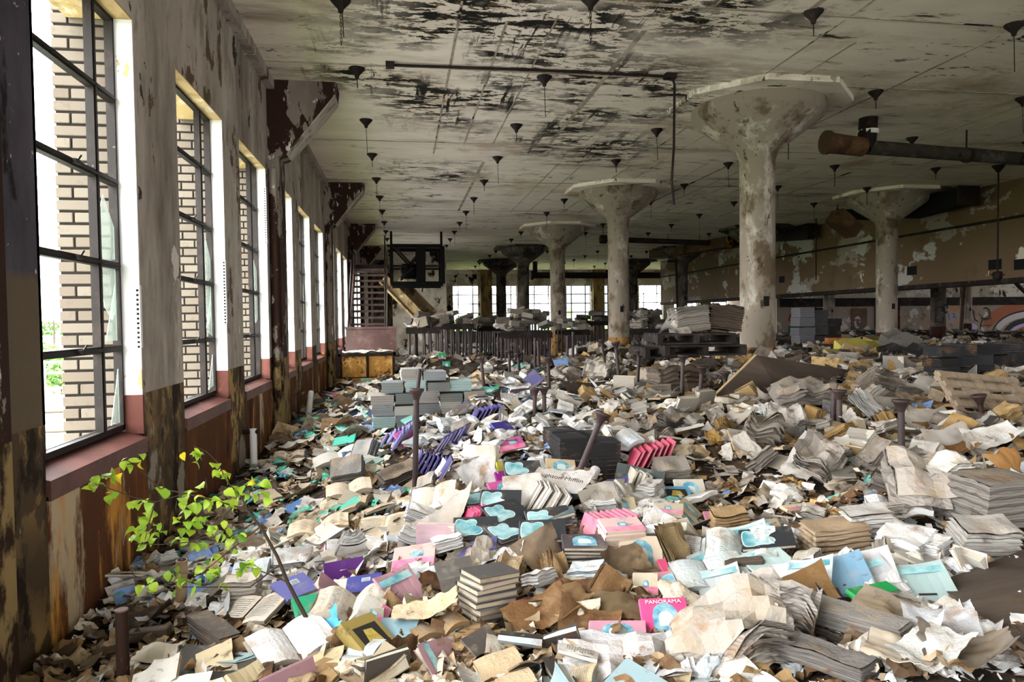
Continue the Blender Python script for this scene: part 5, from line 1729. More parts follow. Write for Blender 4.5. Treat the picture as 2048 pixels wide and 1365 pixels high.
bund(1100, 1165, .2, .16, .1, L('a58762'), 14, 'charred brown book with fanned pages beside the folded grey cardboard', 30, 20, 3.0, .04, 16, .02, .02)
bund(1460, 1075, .24, .2, .12, L('b0926a'), -14, 'brown wrapped stack of thin books with torn paper', 4, 0, 0, .04, 8, .004, .01)

# black bundles near the leaning post
q = hit(1185, 950) + Vector((-.02, -.08, .1))
excl(q, .3)
excl(q + Vector((.1, -.25, 0)), .12)
for i in range(2):
    for j in range(2):
        for k_ in range(2):
            me = PK[(i + j) % 3]
            p = Vector((q.x - .13 + .235 * i, q.y + .16 + .3 * k_, q.z - .12 + .14 * j))
            if k_ and j == 0:
                continue
            named(me, [], p, 'black shrink-wrapped bundle behind the leaning post, %s row, %s, %s' % ('upper' if j else 'lower', 'toward the red books' if i else 'toward the windows', 'back' if k_ else 'front'), 'bundle', L('26262a'), rnd.uniform(-4, 4), 0, 0, 0, None, 'black shrink-wrapped bundles', L('3a3a40'), (1.05, 1, 1.35), exc=.2)
# bundle stack at the middle left
gk = [L('9fb5b2'), L('8f9496'), L('a39f99'), L('7e8583'), L('b6b2aa'), L('6f7674')]
q = hit(890, 838)
rows = [6, 6, 5, 4, 2]
ct = 0
for r_, nn_ in enumerate(rows):
    for i in range(nn_):
        me = PK[(i + r_) % 3]
        p = Vector((q.x - .66 + .25 * i + .11 * (r_ > 2) + .2 * (r_ == 4), q.y + .3 + .02 * r_, q.z - .1 + .124 * r_))
        named(me, [], p, 'grey book pack in the stack before the bin, %s row up, %s from windows' % (ordn[r_], ordn[i]), 'bundle', gk[(i * 3 + r_) % 6], rnd.uniform(-4, 4), 0, 0, 0, None, 'grey book packs in the bundle stack', L('cfcac0'), (1.12, 1.1, 1.1), exc=.24 if r_ == 0 else 0)
        ct += 1
q = hit(845, 735)
for i in range(6):
    me = PK[i % 3]
    p = Vector((q.x - .3 + .14 * i, q.y + .2 + .1 * i, q.z + .1 - .02 * i))
    named(me, [], p, 'dark book pack leaning in the tilted row behind the bundle stack, %s from the windows' % ordn[i], 'bundle', L('57534f'), 8, 0, 58 - 3 * i, 0, None, 'dark packs in the tilted row', L('8a847c'), (1, 1.1, 1))

# pallets: a deck on posts with a paper stack on top
def pallet(p, wd, dp, label, mat='deck', yaw=0, pitch=0, roll=0, hgt=.13, nb=6, n=None, gap=.8):
    t = thing('pallet', label, 'pallet')
    t.matrix_basis = frame(p, yaw, pitch, roll, n)
    bme = MB().box((-dp / nb / 2 * gap, -wd / 2, hgt - .022), (dp / nb / 2 * gap, wd / 2, hgt)).fix('deck_board', [mat])
    bm2 = MB().box((-dp / nb / 2 * gap, -wd / 2, 0), (dp / nb / 2 * gap, wd / 2, .02)).fix('bottom_board', [mat])
    for i in range(nb):
        x_ = -dp / 2 + dp * (i + .5) / nb
        put('deck_board', bme, t, M=Matrix.Rotation(PI / 2, 4, 'Z') @ Matrix.Translation((x_, 0, 0)))
        if i % 2 == 0:
            put('bottom_board', bm2, t, M=Matrix.Rotation(PI / 2, 4, 'Z') @ Matrix.Translation((x_, 0, 0)))
    sme = MB().box((-.03, -dp / 2, .02), (.03, dp / 2, hgt - .022)).fix('stringer', [mat])
    for x_ in (-wd / 2 + .03, 0, wd / 2 - .03):
        put('stringer', sme, t, M=Matrix.Translation((x_, 0, 0)))
    excl(p, .3)
    return t


pd = 8.3
pa, pb_ = at(1360, 712, pd), at(1490, 712, pd)
pallet((pa + pb_) / 2 + Vector((-.04, .45, .0)), 1.0, .95, 'lower black pallet of the deck before the nearest column', 'deck', -6)
pallet((pa + pb_) / 2 + Vector((-.1, .5, .14)), .95, .9, 'upper black pallet of the deck, under the slanted paper stack', 'deck', -9)
pc = at(1318, 718, 8.4)
pallet(pc + Vector((.25, .5, 0)), .7, .8, 'side black pallet of the deck, window side, level with the lower one', 'deck', -4)
top = (pa + pb_) / 2 + Vector((.06, .5, .28))
for i in range(2):
    me = bundle_mesh(500 + i, .42, .5, .3, 20, 0, .012, 'paper_bundle', .02)
    named(me, [], top + Vector((-.12 + .4 * i, .03, .02 if i else 0)), 'tall slanted stack of %s on the upper black pallet' % ('dark brown sheets, column side' if i else 'pale-edged sheets, window side'), 'paper bundle', L('5a4d42') if i else L('8f8880'), -8, 0, 8 if i else -6, 0, None)
named(sheet_mesh(612, 'paper_sheet', 'paper', (.4, .3), 2.5), [], top + Vector((-.42, -.15, .06)), 'loose pale sheet curling on the upper black pallet', 'paper', L('c9c3b8'), 10, 10, 0, 0, None)

# tilted dark board with pale edge
a_, b_, c_, d_ = at(1428, 792, 6.9), at(1510, 712, 7.4), at(1700, 742, 8.2), at(1560, 795, 7.1)
n_ = (b_ - a_).cross(c_ - a_).normalized()
t = thing('tilted_board', 'large dark board tilted on the litter with a pale sawn edge, before the nearest column', 'board', a_)
nn = n_ * -.02
part('panel', MB().add([a_, b_, c_, d_, a_ + nn, b_ + nn, c_ + nn, d_ + nn], [(0, 1, 2, 3), (7, 6, 5, 4), (0, 4, 5, 1), (1, 5, 6, 2), (2, 6, 7, 3), (3, 7, 4, 0)]), ['board'], t)
part('edge_strip', MB().bar(a_ + nn * .5, b_ + nn * .5, .024, .022), ['paleedge'], t)
# plywood lower right
a_, b_, c_, d_ = [hit(*q) for q in ((1868, 1196), (2130, 1120), (2330, 1330), (2085, 1372))]
for q, e in ((a_, .06), (b_, .12), (c_, .16), (d_, .1)):
    q.z += e
excl((a_ + c_) / 2, .3)
excl((a_ + b_ + d_) / 3, .3)
excl(d_, .3)
excl(b_, .3)
t = thing('plywood_sheet', 'big dark weathered plywood sheet lying on workbooks, nearest board to the viewer', 'board', a_)
n_ = (b_ - a_).cross(c_ - a_).normalized()
nn = n_ * (.018 if n_.z < 0 else -.018)
part('panel', MB().add([a_, b_, c_, d_, a_ + nn, b_ + nn, c_ + nn, d_ + nn], [(0, 1, 2, 3), (7, 6, 5, 4), (0, 4, 5, 1), (1, 5, 6, 2), (2, 6, 7, 3), (3, 7, 4, 0)]), ['board'], t)
part('splintered_edge', MB().bar(a_ + nn, d_ + nn, .02, .014), ['wood'], t)
# pallet of pale slats
p = at(1972, 806, 5.6)
pallet(p, .66, .56, 'broken pale wooden pallet tilted up behind the tilted flanged post', 'wood', -14, 40, 8, .08, 5, None, .5)
# long boards
for i, (u0, v0, u1, v1, D0, D1, lb) in enumerate([(1706, 776, 1885, 778, 6.6, 6.5, 'upper long grey board lying across the litter behind the white opened bundle'), (1712, 790, 1870, 793, 6.5, 6.4, 'lower long grey board lying under the upper one'), (1720, 800, 1850, 806, 6.4, 6.3, 'lowest dark long board below the two grey ones')]):
    t = MB().bar(at(u0, v0, D0), at(u1, v1, D1), .12, .035).bar(at(u0, v0, D0) + Vector((.02, 0, .02)), at(u0, v0, D0) + Vector((.1, 0, .02)), .11, .02)
    tag(put('long_board', t.fix('long_board', ['wood' if i < 2 else 'board'])), lb, 'board')
for i, (u, v, yw, lb, cl) in enumerate([(1808, 800, 0, 'small wooden end block under the tall flanged post top', 'wood'), (1875, 790, 40, 'tilted wooden end block at the end of the long boards', 'wood')]):
    named(MB().box((-.05, -.06, -.05), (.05, .06, .05)).fix('wood_block', [cl]), [], at(u, v, 6.2), lb, 'block', WHT, yw, 20, 0, 0, None)
# big loose sheets at right
for i, (u, v, wd, hg, cl, yw, pt, lb, mat) in enumerate([
        (1852, 862, .34, .26, L('c0b8ae'), -8, 40, 'smooth grey sheet standing tilted behind the tall flanged post', 'card'),
        (1890, 905, .42, .2, L('b5ada3'), -4, 50, 'long grey sheet bent down below the smooth tilted one', 'card'),
        (1905, 925, .34, .1, L('a5784a'), 2, 40, 'orange-tan card strip under the long grey sheet', 'card'),
        (1830, 935, .36, .12, L('b0a89e'), 14, 10, 'rolled grey card lying over the flopped bundle', 'card'),
        (1765, 950, .1, .24, L('a39b92'), -20, 50, 'narrow grey card standing aslant before the tall flanged post', 'card'),
        (2035, 985, .2, .36, L('ab7c46'), 30, 60, 'orange-brown carton flap standing at the dark board stack', 'card'),
        (1990, 900, .4, .26, L('d5d2cc'), -6, 10, 'black and white printed sheets fanned past the long grey sheet', 'paper'),
        (1945, 915, .1, .2, L('b5aea5'), 6, 60, 'short upright grey card beside the orange-tan strip', 'card'),
        (1700, 860, .2, .16, L('ece9e6'), 30, 40, 'bright white crumpled sheet below the white opened bundle', 'paper'),
        (1610, 945, .5, .26, L('ded8d0'), 34, 16, 'long white slanting sheet on the tumbled grey bundle', 'paper'),
        (1560, 838, .34, .24, L('e6e2dd'), -18, 24, 'folded white top sheet hanging over the broad pale bundle', 'paper'),
        (1495, 915, .16, .3, L('d6cec4'), 20, 30, 'pale curled sheet leaning at the drooping layered bundle', 'paper'),
        (1425, 895, .14, .14, L('d3a65f'), 20, 40, 'square yellow-tan envelope standing on dark scraps', 'card'),
        (1432, 850, .2, .2, L('c7c1b8'), 10, 30, 'rounded grey-white flap beside the yellow-tan envelope', 'card'),
        (1085, 1135, .3, .26, L('8d7a66'), 40, 50, 'folded grey-brown cardboard standing below the aqua-printed group', 'card'),
        (1250, 1160, .26, .2, L('7e6a54'), 20, 40, 'crumpled olive cardboard below the propped cream book', 'card'),
        (960, 985, .3, .34, L('efedec'), 30, 40, 'big white sheet standing slanted behind the stained white book', 'paper'),
        (1050, 1020, .3, .34, L('dcd6cf'), 0, 60, 'creased white paper bag hanging over pink print', 'paper'),
        (905, 1050, .2, .4, L('c8c0b4'), -40, 20, 'long pale grey board leaning by the pink fanned pages', 'card'),
        (880, 1085, .34, .26, L('d3ccc2'), 20, 30, 'crinkled white bag beside the long pale grey board', 'paper'),
        (1000, 1160, .24, .3, L('dfe2e6'), -30, 20, 'white flyer with blue print lying over the silver-spined tower', 'paper'),
        (1560, 1235, .5, .2, L('9a7446'), -10, 20, 'torn brown wrapping strip below the white workbooks', 'card'),
        (1790, 1270, .18, .34, L('c0ad95'), 34, 24, 'brown and cream curved cover beside the emerald plastic', 'card'),
        (1880, 1290, .26, .2, L('cfd0d2'), -30, 14, 'printed sheet with dark picture by the dark plywood', 'paper'),
        (1120, 1240, .3, .2, L('9a7a52'), 10, 10, 'rotten tan paper sheet below the olive cardboard', 'card'),
        (1230, 1250, .34, .24, L('8d7657'), -14, 12, 'broad stained kraft sheet on dark mulch before the pink reader', 'card'),
        (1860, 1345, .24, .2, L('d5d2cb'), 10, 10, 'creased pale sheet at the near edge below the dark plywood', 'paper'),
        (1930, 1345, .3, .18, L('8f867b'), -30, 14, 'grey bent card under the dark plywood edge', 'card'),
        (1800, 1350, .2, .24, L('c5b9a6'), 40, 16, 'cream torn cover beside the grey bent card', 'card'),
        (1170, 1215, .3, .22, L('6b4c33'), -6, 12, 'dark brown rotten sheet crumpled beyond the silver-spined tower', 'paper'),
        (1080, 1262, .34, .24, L('85603c'), 14, 14, 'rust-brown rotten paper sheet at the foot of the silver-spined tower', 'paper'),
        (1180, 1290, .3, .24, L('7a5a3c'), -20, 14, 'brown crinkled wrapping paper below the broad stained kraft sheet', 'paper'),
        (880, 1195, .22, .18, L('5f4128'), 10, 10, 'dark brown swollen book cover lying window side of the silver-spined tower', 'card'),
        (850, 1255, .34, .16, L('c9b596'), -4, 10, 'frayed tan paper strip between the green cover and the tower', 'paper'),
        (290, 1262, .3, .2, L('4a3c30'), 10, 6, 'black-brown sodden sheet near the pipe stub', 'card')]):
    me = sheet_mesh(700 + i, 'paper_sheet' if mat == 'paper' else 'cardboard_sheet', mat, (wd * .85, hg * .85), .8, 16, 14, .003 if mat == 'card' else 0)
    named(me, [], (u, v), lb, 'paper' if mat == 'paper' else 'cardboard', cl, yw, pt, 0, .08, exc=.14)
# yellow things and cartons behind
for i, (u, v, wd, hg, th, cl, yw, pt, lb) in enumerate([
        (1550, 782, .3, .2, .06, L('cda95a'), -8, 10, 'upper yellow-tan book on the dark mound crest'),
        (1560, 790, .34, .2, .05, L('c79c4c'), 6, 8, 'lower yellow-tan book on the dark mound crest'),
        (1700, 712, .5, .36, .2, L('d3c25c'), -8, 20, 'yellow box-like book with green picture by the wrapped stack'),
        (1680, 725, .4, .5, .05, L('d9cf8a'), 24, 30, 'yellow cover with green leaf print leaning under the yellow box'),
        (1732, 700, .5, .4, .06, L('c9bf48'), -12, 14, 'yellow softcover lying past the yellow box'),
        (1752, 697, .44, .4, .16, L('a08a44'), -4, 14, 'dull yellow packet, farthest of the yellow ones')]):
    book((u, v), lb, cl, 'plain', wd, hg, th, yw, pt, 0, .05, exc=.2)
named(CT[0], [], on(1672, 690, 1, 14) + Vector((0, 0, -.1)), 'orange-brown carton on the litter before the wrapped stack', 'carton', L('b87436'), -20, 0, 0, 0, None)
bpx = on(1630, 690, 1, 16.5)
for r_ in range(5):
    for i in range(3 if r_ < 4 else 2):
        named(PK[(i + r_) % 3], [], bpx + Vector((-.35 + .44 * i, .1 * i, -.2 + .23 * r_)), 'grey wrapped block in the tall wrapped stack, %s row up, %s' % (ordn[r_], ('window side', 'middle', 'bulkhead side')[i]), 'bundle', (L('77777c'), L('4b4a4c'), L('2a2828'))[i], rnd.uniform(-5, 5), 0, 0, 0, None, 'blocks of the tall wrapped stack', L('6a6868'), (2, 1.6, 2.1))
for i, (u, v, Y, lb) in enumerate([(1560, 708, 11.5, 'first'), (1590, 706, 11.7, 'second'), (1622, 704, 11.9, 'third'), (1650, 703, 12.0, 'fourth')]):
    named(CT[1], [], on(u, v, 1, Y) + Vector((0, 0, -.1)), 'blue-black carton in the row past the nearest column, %s from it' % lb, 'carton', L('33363c'), rnd.uniform(-10, 10), 0, 0, 0, None, 'dark cartons past the column')
# dark pack wall on the right side
q = on(1985, 745, 1, 6.9)
for r_ in range(4):
    for i in range(6):
        p = Vector((q.x - .35 + .3 * i, q.y + .35 + .08 * i, q.z - .2 + .125 * r_))
        named(PK[(i + r_) % 3], [], p, 'blue-black book pack behind the broken pallet, %s row up, %s from the pallet' % (ordn[r_], ordn[i]), 'bundle', (L('2a2d33'), L('33353a'), L('1f2126'))[(i + r_) % 3], rnd.uniform(-6, 6), 0, 0, 0, None, 'dark wall of packs', L('4b4c50'), (1.3, 1, 1.15))
for i, (u, v, Y, yw, rl_, lb) in enumerate([(1790, 690, 11, 20, 30, 'grey ribbed pack tipped up before the column with maroon foot'), (1812, 700, 10.6, 10, 24, 'ribbed grey pack sliding down before the column with maroon foot'), (1775, 715, 10.5, -20, 10, 'dark pack at the foot of the tipped ribbed packs'), (1840, 720, 9.6, 30, 14, 'dark ribbed pack resting beyond the tipped ones')]):
    named(PK[i % 3], [], on(u, v, 1, Y), lb, 'bundle', L('6f6c66') if i < 2 else L('39383a'), yw, rl_, -20, 0, None, pagecol=L('8a867e'), scale=(1.7, 1.5, 1.7))
for i, (u, v, Y, lb) in enumerate([(1862, 735, 8.6, 'pale blue sheet lying bright on the dark packs'), (1885, 745, 8.4, 'white and violet sheet beside the pale blue one')]):
    named(SH[i], [], on(u, v, 1, Y), lb, 'paper', L('d3dbe2'), 20, 50, 0, 0, None)

# ------------------------------------------------------------------ heaps on the tables
tn = ['the sorting table nearest the bin', 'the table before the first end window', 'the narrow sorting table', 'the middle sorting table', 'the far table behind the middle one',
      'the table just past the ochre-footed column', 'the high table between the columns', 'the table below the bulkhead end', 'the far table near the end wall']
peak = [.25, .3, .12, .62, .35, .3, .3, .5, .45]
LBL = []
for ti, (x0, x1, y0, y1, z) in enumerate(TB):
    cnt = int((x1 - x0) * 9) + 4
    for i in range(min(cnt, 22)):
        x, y = rnd.uniform(x0 + .1, x1 - .1), rnd.uniform(y0 + .1, y1 - .1)
        f_ = max(0, 1 - abs((x - (x0 + x1) / 2) / (x1 - x0) * 2) ** 2)
        zz = z + rnd.random() * peak[ti] * f_
        k_ = rnd.random()
        if k_ < .4:
            me, nm, ct_, cl, kid = rnd.choice(PK), 'grey book pack', 'bundle', L(rnd.choice(('8a857d', '57524d', '3a3836', '9c958b'))), 0
        elif k_ < .6:
            me, nm, ct_, cl = rnd.choice(CT), 'dusty carton', 'carton', L(rnd.choice(('8b8072', '6a5f54', '4b443e')))
        elif k_ < .8:
            me, nm, ct_, cl = rnd.choice(CR), 'crumpled paper lump', 'paper', L(rnd.choice(('b9b2a8', '948b80', 'cfc9c0')))
        else:
            me, nm, ct_, cl = rnd.choice(BU), 'slumped paper bundle', 'paper bundle', L(rnd.choice(('9a9188', '6f675f', 'b5ada3')))
        if nm == 'dusty carton':
            zz = z
        s_ = rnd.uniform(1.0, 1.7) if nm != 'dusty carton' else rnd.uniform(.7, 1.1)
        o = put(me.name.split('.')[0], me, M=frame(Vector((x, y, zz)), rnd.uniform(0, 360), rnd.gauss(0, 12), rnd.gauss(0, 12)) @ Matrix.Scale(s_, 4), color=cl)
        tag(o, None, ct_, nm + 's on ' + tn[ti])
        LBL.append((o, nm, 'on ' + tn[ti], (x, y)))

# ================================================================== SCATTER OF SINGLE BOOKS AND PAPERS
LM = {k_: hit(*v) for k_, v in {
    'the sapling': (620, 1260), 'the pipe stub': (250, 1330), 'the rusty bin': (740, 770), 'the bundle stack': (890, 800), 'the leaning post': (1155, 955), 'the tall post': (831, 915),
    'the pair of short posts': (1080, 830), 'the aqua-printed books': (1030, 1090), 'the pink pile': (1243, 1110), 'the silver-spined tower': (970, 1235), 'the wet-stained bundle': (1670, 1130),
    'the dark board stack': (1930, 1040), 'the white opened bundle': (1720, 860), 'the pallet deck': (1390, 800), 'the tilted board': (1500, 790), 'the broken pallet': (1950, 830),
    'the crumpled grey bundle': (1480, 1310), 'the dark plywood': (1900, 1260), 'the green glossy cover': (640, 1240), 'the purple slipcase': (690, 1160), 'the first pilaster': (600, 850),
    'the ochre-footed column': (1110, 735), 'the second column': (1240, 710), 'the post pair': (1670, 875), 'the dark trench': (1480, 1040), 'the tables': (1000, 735), 'the wrapped stack': (1640, 705)}.items()}


for q in ((1500, 1040, .3), (1420, 1010, .22), (1560, 1080, .2), (770, 1150, .16), (640, 1120, .1), (1290, 1225, .14), (330, 1255, .26), (210, 1330, .3), (300, 1210, .25), (420, 1230, .16), (190, 1280, .3), (400, 1150, .2), (470, 1100, .2), (620, 1190, .12), (900, 1160, .12), (1010, 1265, .12), (1850, 1070, .16), (660, 985, .25), (600, 960, .3), (560, 940, .3), (1120, 1235, .1), (1450, 950, .2)):
    excl(hit(q[0], q[1]), q[2] / .8)


def near_lm(p):
    return min(LM, key=lambda k_: (LM[k_].x - p.x) ** 2 + (LM[k_].y - p.y) ** 2)


def zone(x, y):
    if x < .1 - .06 * y + .35 and y > 4.4:
        return 'path'
    if x > 1.55 + .12 * max(0, y - 4) and y > 3.3:
        return 'right'
    if y < 3.5 and x < 1.5:
        return 'near'
    if y > 9.5:
        return 'far'
    return 'mid'


PAL = {
    'path': ['d3c3aa', 'b8a58a', 'e0d8cc', 'c4b49a', '9c7d58', '8a7053', 'dcd3c6', '4fbfa8', '6d93c9', 'c9dcd8', 'cfc2ae'],
    'mid': ['f4f3f2', 'eceae8', 'e5e2de', 'f2f0ec', 'e0d9cc', 'd5cdc1', 'efeeec', 'c9c1b6', 'b0a89d', 'f6f5f4', 'e8eaec', 'ced5d9'],
    'near': ['d9ccb6', 'bda888', '9c8058', 'e4dfd6', '7d5f3f', '5f4630', 'cfc4b2', 'eae7e3', '8f7450', 'c3ccd0', '6b5038', 'a58f70'],
    'right': ['c9c2b8', 'b0a89d', '9a9186', 'dcd6cd', 'c8a875', '8a8077', 'a98755', 'e2dfd9', '746b62', 'b5a58c'],
    'far': ['c4bdb3', 'a39b90', '857d73', 'dad5cc', '6f675e', 'b8a98f', '98a09f', 'c9c4bb', 'd9d4cb', 'bcae98']}
BCOL = {'path': ['8fa8a0', '4a7fc0', 'c9bda8', '7a6a55', '49b29a', 'd6cfc4'], 'mid': ['57528a', 'd9d4ca', 'c9c0b0', '7e8a90', 'e3ded4', '9aa0a2', '46424f', 'cfc6b6', 'd0b0b8', 'e9e5de', 'b5aa98', 'dcd4c4'],
        'near': ['c9b690', 'a89878', '4d4640', 'd5d0c5', '9fb8bd', 'b98f98', '5b4c3c', '6f6a64', '3b3733'], 'right': ['8a847b', '5e5953', 'b5ada0', 'c0a06c', '46423f', '9a948a'], 'far': ['7f7b75', '4c4a48', 'a59e94', '2e2e30', 'b5afa5', '8f9a98']}
CWORD = [('white', (235, 233, 230)), ('cream', (224, 212, 190)), ('tan', (195, 166, 125)), ('brown', (135, 105, 70)), ('pale grey', (195, 190, 183)), ('grey', (150, 144, 136)), ('dark grey', (85, 80, 76)), ('black', (45, 45, 48)),
         ('aqua', (90, 185, 170)), ('blue', (75, 125, 195)), ('violet', (85, 80, 150)), ('pink', (210, 150, 168)), ('pale blue', (200, 212, 216))]


def cword(hx):
    c = [int(hx[i:i + 2], 16) for i in (0, 2, 4)]
    return min(CWORD, key=lambda q: sum((a - b) ** 2 for a, b in zip(q[1], c)))[0]


def spot(dmin, dmax, kind):
    for _ in range(200):
        D = math.exp(rnd.uniform(math.log(dmin), math.log(dmax)))
        lat = rnd.uniform(-.84, .9) * D
        x = lat * _cy + D * _sy
        y = -lat * _sy + D * _cyw
        if x < XW + .12 or y > 40 or x > 13:
            continue
        if any((x - e[0]) ** 2 + (y - e[1]) ** 2 < (e[2] * .8) ** 2 for e in EXC):
            continue
        if x < -.9 and rnd.random() < .6:
            continue
        z_ = zone(x, y)
        if abs(x - 2.2) < .5 and abs(y - 3.9) < .55 and rnd.random() < .75:
            continue
        if bx0 - .2 < x < bx1 + .25 and by0 - .15 < y < by1 + .3:
            continue
        return x, y, D, z_
    return None


_cyw = math.cos(YAW)


def scatter(n_, dmin, dmax, kind):
    for i in range(n_):
        s_ = spot(dmin, dmax, kind)
        if s_ is None:
            continue
        x, y, D, z_ = s_
        p = Vector((x, y, H(x, y) + rnd.uniform(.005, .06 if z_ != 'path' else .02)))
        nn = soft_n(p, .75)
        flatk = .45 if z_ == 'path' else 1
        yaw, pt, rl_ = rnd.uniform(0, 360), rnd.gauss(0, 15) * flatk, rnd.gauss(0, 15) * flatk
        kids = []
        if kind == 'book':
            hx = rnd.choice(BCOL[z_])
            st = rnd.choice(('plain', 'plain', 'plain', 'plain', 'stripe', 'smallarch')) if z_ in ('mid', 'near') else 'plain'
            thk = rnd.choice((.014, .014, .014, .022, .034))
            a_, b_ = bookmesh(rnd.choice((.17, .2)), rnd.choice((.24, .27)), thk, st, rnd.choice((0, .02, .045)))
            me, kids, pc_ = a_, [b_], L('e6dcc8')
            nm, ct_ = ('workbook', 'workbook') if thk < .0145 else ('book', 'book')  # thin ones are the same book mesh, only named workbooks
            st8 = 'lying flat' if abs(pt) + abs(rl_) < 20 else 'lying tilted'
            if rnd.random() < .22 and z_ != 'path':
                rl_ = -rnd.uniform(50, 85)
                p.z += .05
                st8 = 'standing on its edge'
        elif kind == 'open':
            hx = rnd.choice(PAL[z_])
            a_, b_ = rnd.choice(OB)
            me, kids, pc_ = a_, [b_], L(hx)
            nm, ct_, st8 = 'book', 'book', 'splayed open'
            if rnd.random() < .3:
                pt += 180
                p.z += .06
                st8 = 'splayed open face down'
        elif kind == 'sheet':
            hx = rnd.choice(PAL[z_])
            me, nm, ct_, st8 = rnd.choice(SH), 'sheet of paper', 'paper', rnd.choice(('curled', 'creased'))
        elif kind == 'crumple':
            hx = rnd.choice(PAL[z_])
            me, nm, ct_, st8 = rnd.choice(CR), 'paper lump', 'paper', 'crumpled'
        elif kind == 'bundle':
            hx = rnd.choice(PAL[z_])
            me, nm, ct_, st8 = rnd.choice(BU), 'bundle of sheets', 'paper bundle', 'slumped'
            if z_ == 'path':
                continue
            pt, rl_ = rnd.gauss(0, 26), rnd.gauss(0, 26)
        else:
            hx = rnd.choice(('6f5a44', '8d7254', '57432f', '9a8060', '7d6446', '6b5a4a', 'a98c64', '4a3828') if z_ in ('near', 'path') else ('b9b1a6', 'd2ccc3', '9c9388', 'c3b8a6', '857b70', 'a5896a') if z_ in ('mid', 'far') else ('b0936a', '8f7d66', '7a6c5c', 'a07c4a', '5f5347'))
            me, nm, ct_, st8 = rnd.choice(CD), 'cardboard scrap', 'cardboard', rnd.choice(('torn', 'bent'))
        sc_ = rnd.uniform(.8, 1.2) * (1 + .03 * (D - 5) if D > 5 else 1) * {'sheet': .74, 'book': .86, 'open': .74, 'crumple': .72, 'bundle': .6, 'card': .62}[kind] * (.82 if D < 3.2 else 1)
        o = put('workbook' if ct_ == 'workbook' else me.name.split('.')[0], me, M=frame(p, yaw, pt, rl_, nn) @ Matrix.Scale(sc_, 4), color=L(hx) if kind != 'open' else L(rnd.choice(BCOL[z_])))
        for k_ in kids:
            put(k_.name.split('.')[0], k_, o, color=pc_)
        cw = cword(hx)
        tag(o, None, ct_)
        lm = near_lm(p)
        LBL.append((o, '%s %s %s' % (st8 if kind in ('sheet', 'crumple', 'bundle', 'card') else cw, cw if kind in ('sheet', 'crumple', 'bundle', 'card') else '', nm) if kind not in ('book', 'open') else '%s %s %s' % (cw, nm, st8), 'near ' + lm, (p.x - LM[lm].x, p.y - LM[lm].y)))


scatter(278, 2.3, 13, 'sheet')
scatter(280, 2.3, 12, 'book')
scatter(150, 2.3, 11, 'open')
scatter(275, 2.4, 15, 'crumple')
scatter(250, 3.0, 16, 'bundle')
scatter(290, 2.3, 11, 'card')


def num(n_):
    o_ = ['', 'first', 'second', 'third', 'fourth', 'fifth', 'sixth', 'seventh', 'eighth', 'ninth', 'tenth', 'eleventh', 'twelfth', 'thirteenth', 'fourteenth', 'fifteenth', 'sixteenth', 'seventeenth', 'eighteenth', 'nineteenth']
    t_ = {20: 'twentieth', 30: 'thirtieth', 40: 'fortieth'}
    if n_ < 20:
        return o_[n_]
    return t_.get(n_) or ({2: 'twenty-', 3: 'thirty-', 4: 'forty-'}[n_ // 10] + o_[n_ % 10])


cells = {}
for o, nm, lm, d in LBL:
    cells.setdefault((' '.join(nm.split()), lm), []).append((o, d))
for (nm, lm), lst in cells.items():
    lst.sort(key=lambda q: q[1][0] ** 2 + q[1][1] ** 2)
    for i, (o, d) in enumerate(lst):
        if lm.startswith('on '):
            lb = '%s %s%s' % (nm, lm, '' if len(lst) == 1 else ', %s from the front' % num(i + 1))
        else:
            lb = '%s %s%s' % (nm, lm, '' if len(lst) == 1 else ', %s nearest' % num(i + 1) if i else ', nearest of all')
        if lb in used:
            lb += ', loose'
        used.add(lb)
        o['label'] = lb
        if 'group' not in o.keys():
            o['group'] = {'book': 'loose books in the litter', 'workbook': 'loose workbooks in the litter', 'paper': 'loose papers in the litter', 'paper bundle': 'loose bundles in the litter', 'cardboard': 'cardboard scraps in the litter'}[o['category']]
    if lm.startswith('on '):
        lst.sort(key=lambda q: q[1][1])
        if len(lst) > 1:
            for i, (o, d) in enumerate(lst):
                o['label'] = '%s %s, %s from the front' % (nm, lm, num(i + 1))

# small torn scraps nobody could count
lv, lf, lc = [], [], []
lr = random.Random(5)
TINT = ['efece8', 'ddd6ca', 'c9bda9', 'b79f7c', '8f7450', '6a5238', 'd8d3cc', 'e6e2dc', 'a8a096', '5c4c3c', '3a3028', 'bfb8ae', '7fc4b8', '7f9fd0']


def flake(x, y, s_, tint, up=0.):
    b = len(lv)
    p = Vector((x, y, H(x, y) + lr.uniform(0, .03) + up))
    nn = soft_n(p, .7)
    M = frame(p, lr.uniform(0, 360), lr.gauss(0, 24), lr.gauss(0, 24), nn)
    a_, h_ = s_ * lr.uniform(.5, 1.2), s_ * lr.uniform(.4, 1)
    k_ = s_ * lr.uniform(-.3, .3)
    for q in ((-a_, -h_, k_), (0, -h_ * lr.uniform(.7, 1.2), 0), (a_, -h_ * .9, k_), (a_ * lr.uniform(.6, 1.1), h_, k_ * .7), (0, h_ * lr.uniform(.8, 1.2), 0), (-a_ * .9, h_, k_ * 1.2)):
        lv.append(tuple(M @ Vector(q)))
        lc.append(tint)
    lf.append((b, b + 1, b + 4, b + 5))
    lf.append((b + 1, b + 2, b + 3, b + 4))


def flakes(n_, d0, d1, s0, s1, tints):
    for _ in range(n_):
        D = math.exp(lr.uniform(math.log(d0), math.log(d1)))
        lat = lr.uniform(-.86, .86) * D
        x, y = lat * _cy + D * _sy, -lat * _sy + D * _cyw
        if x < XW + .06 or y > 41 or x > 34:
            continue
        z_ = zone(x, y)
        t_ = L(lr.choice(PAL[z_] if lr.random() < .55 else tints))
        flake(x, y, lr.uniform(s0, s1), t_)


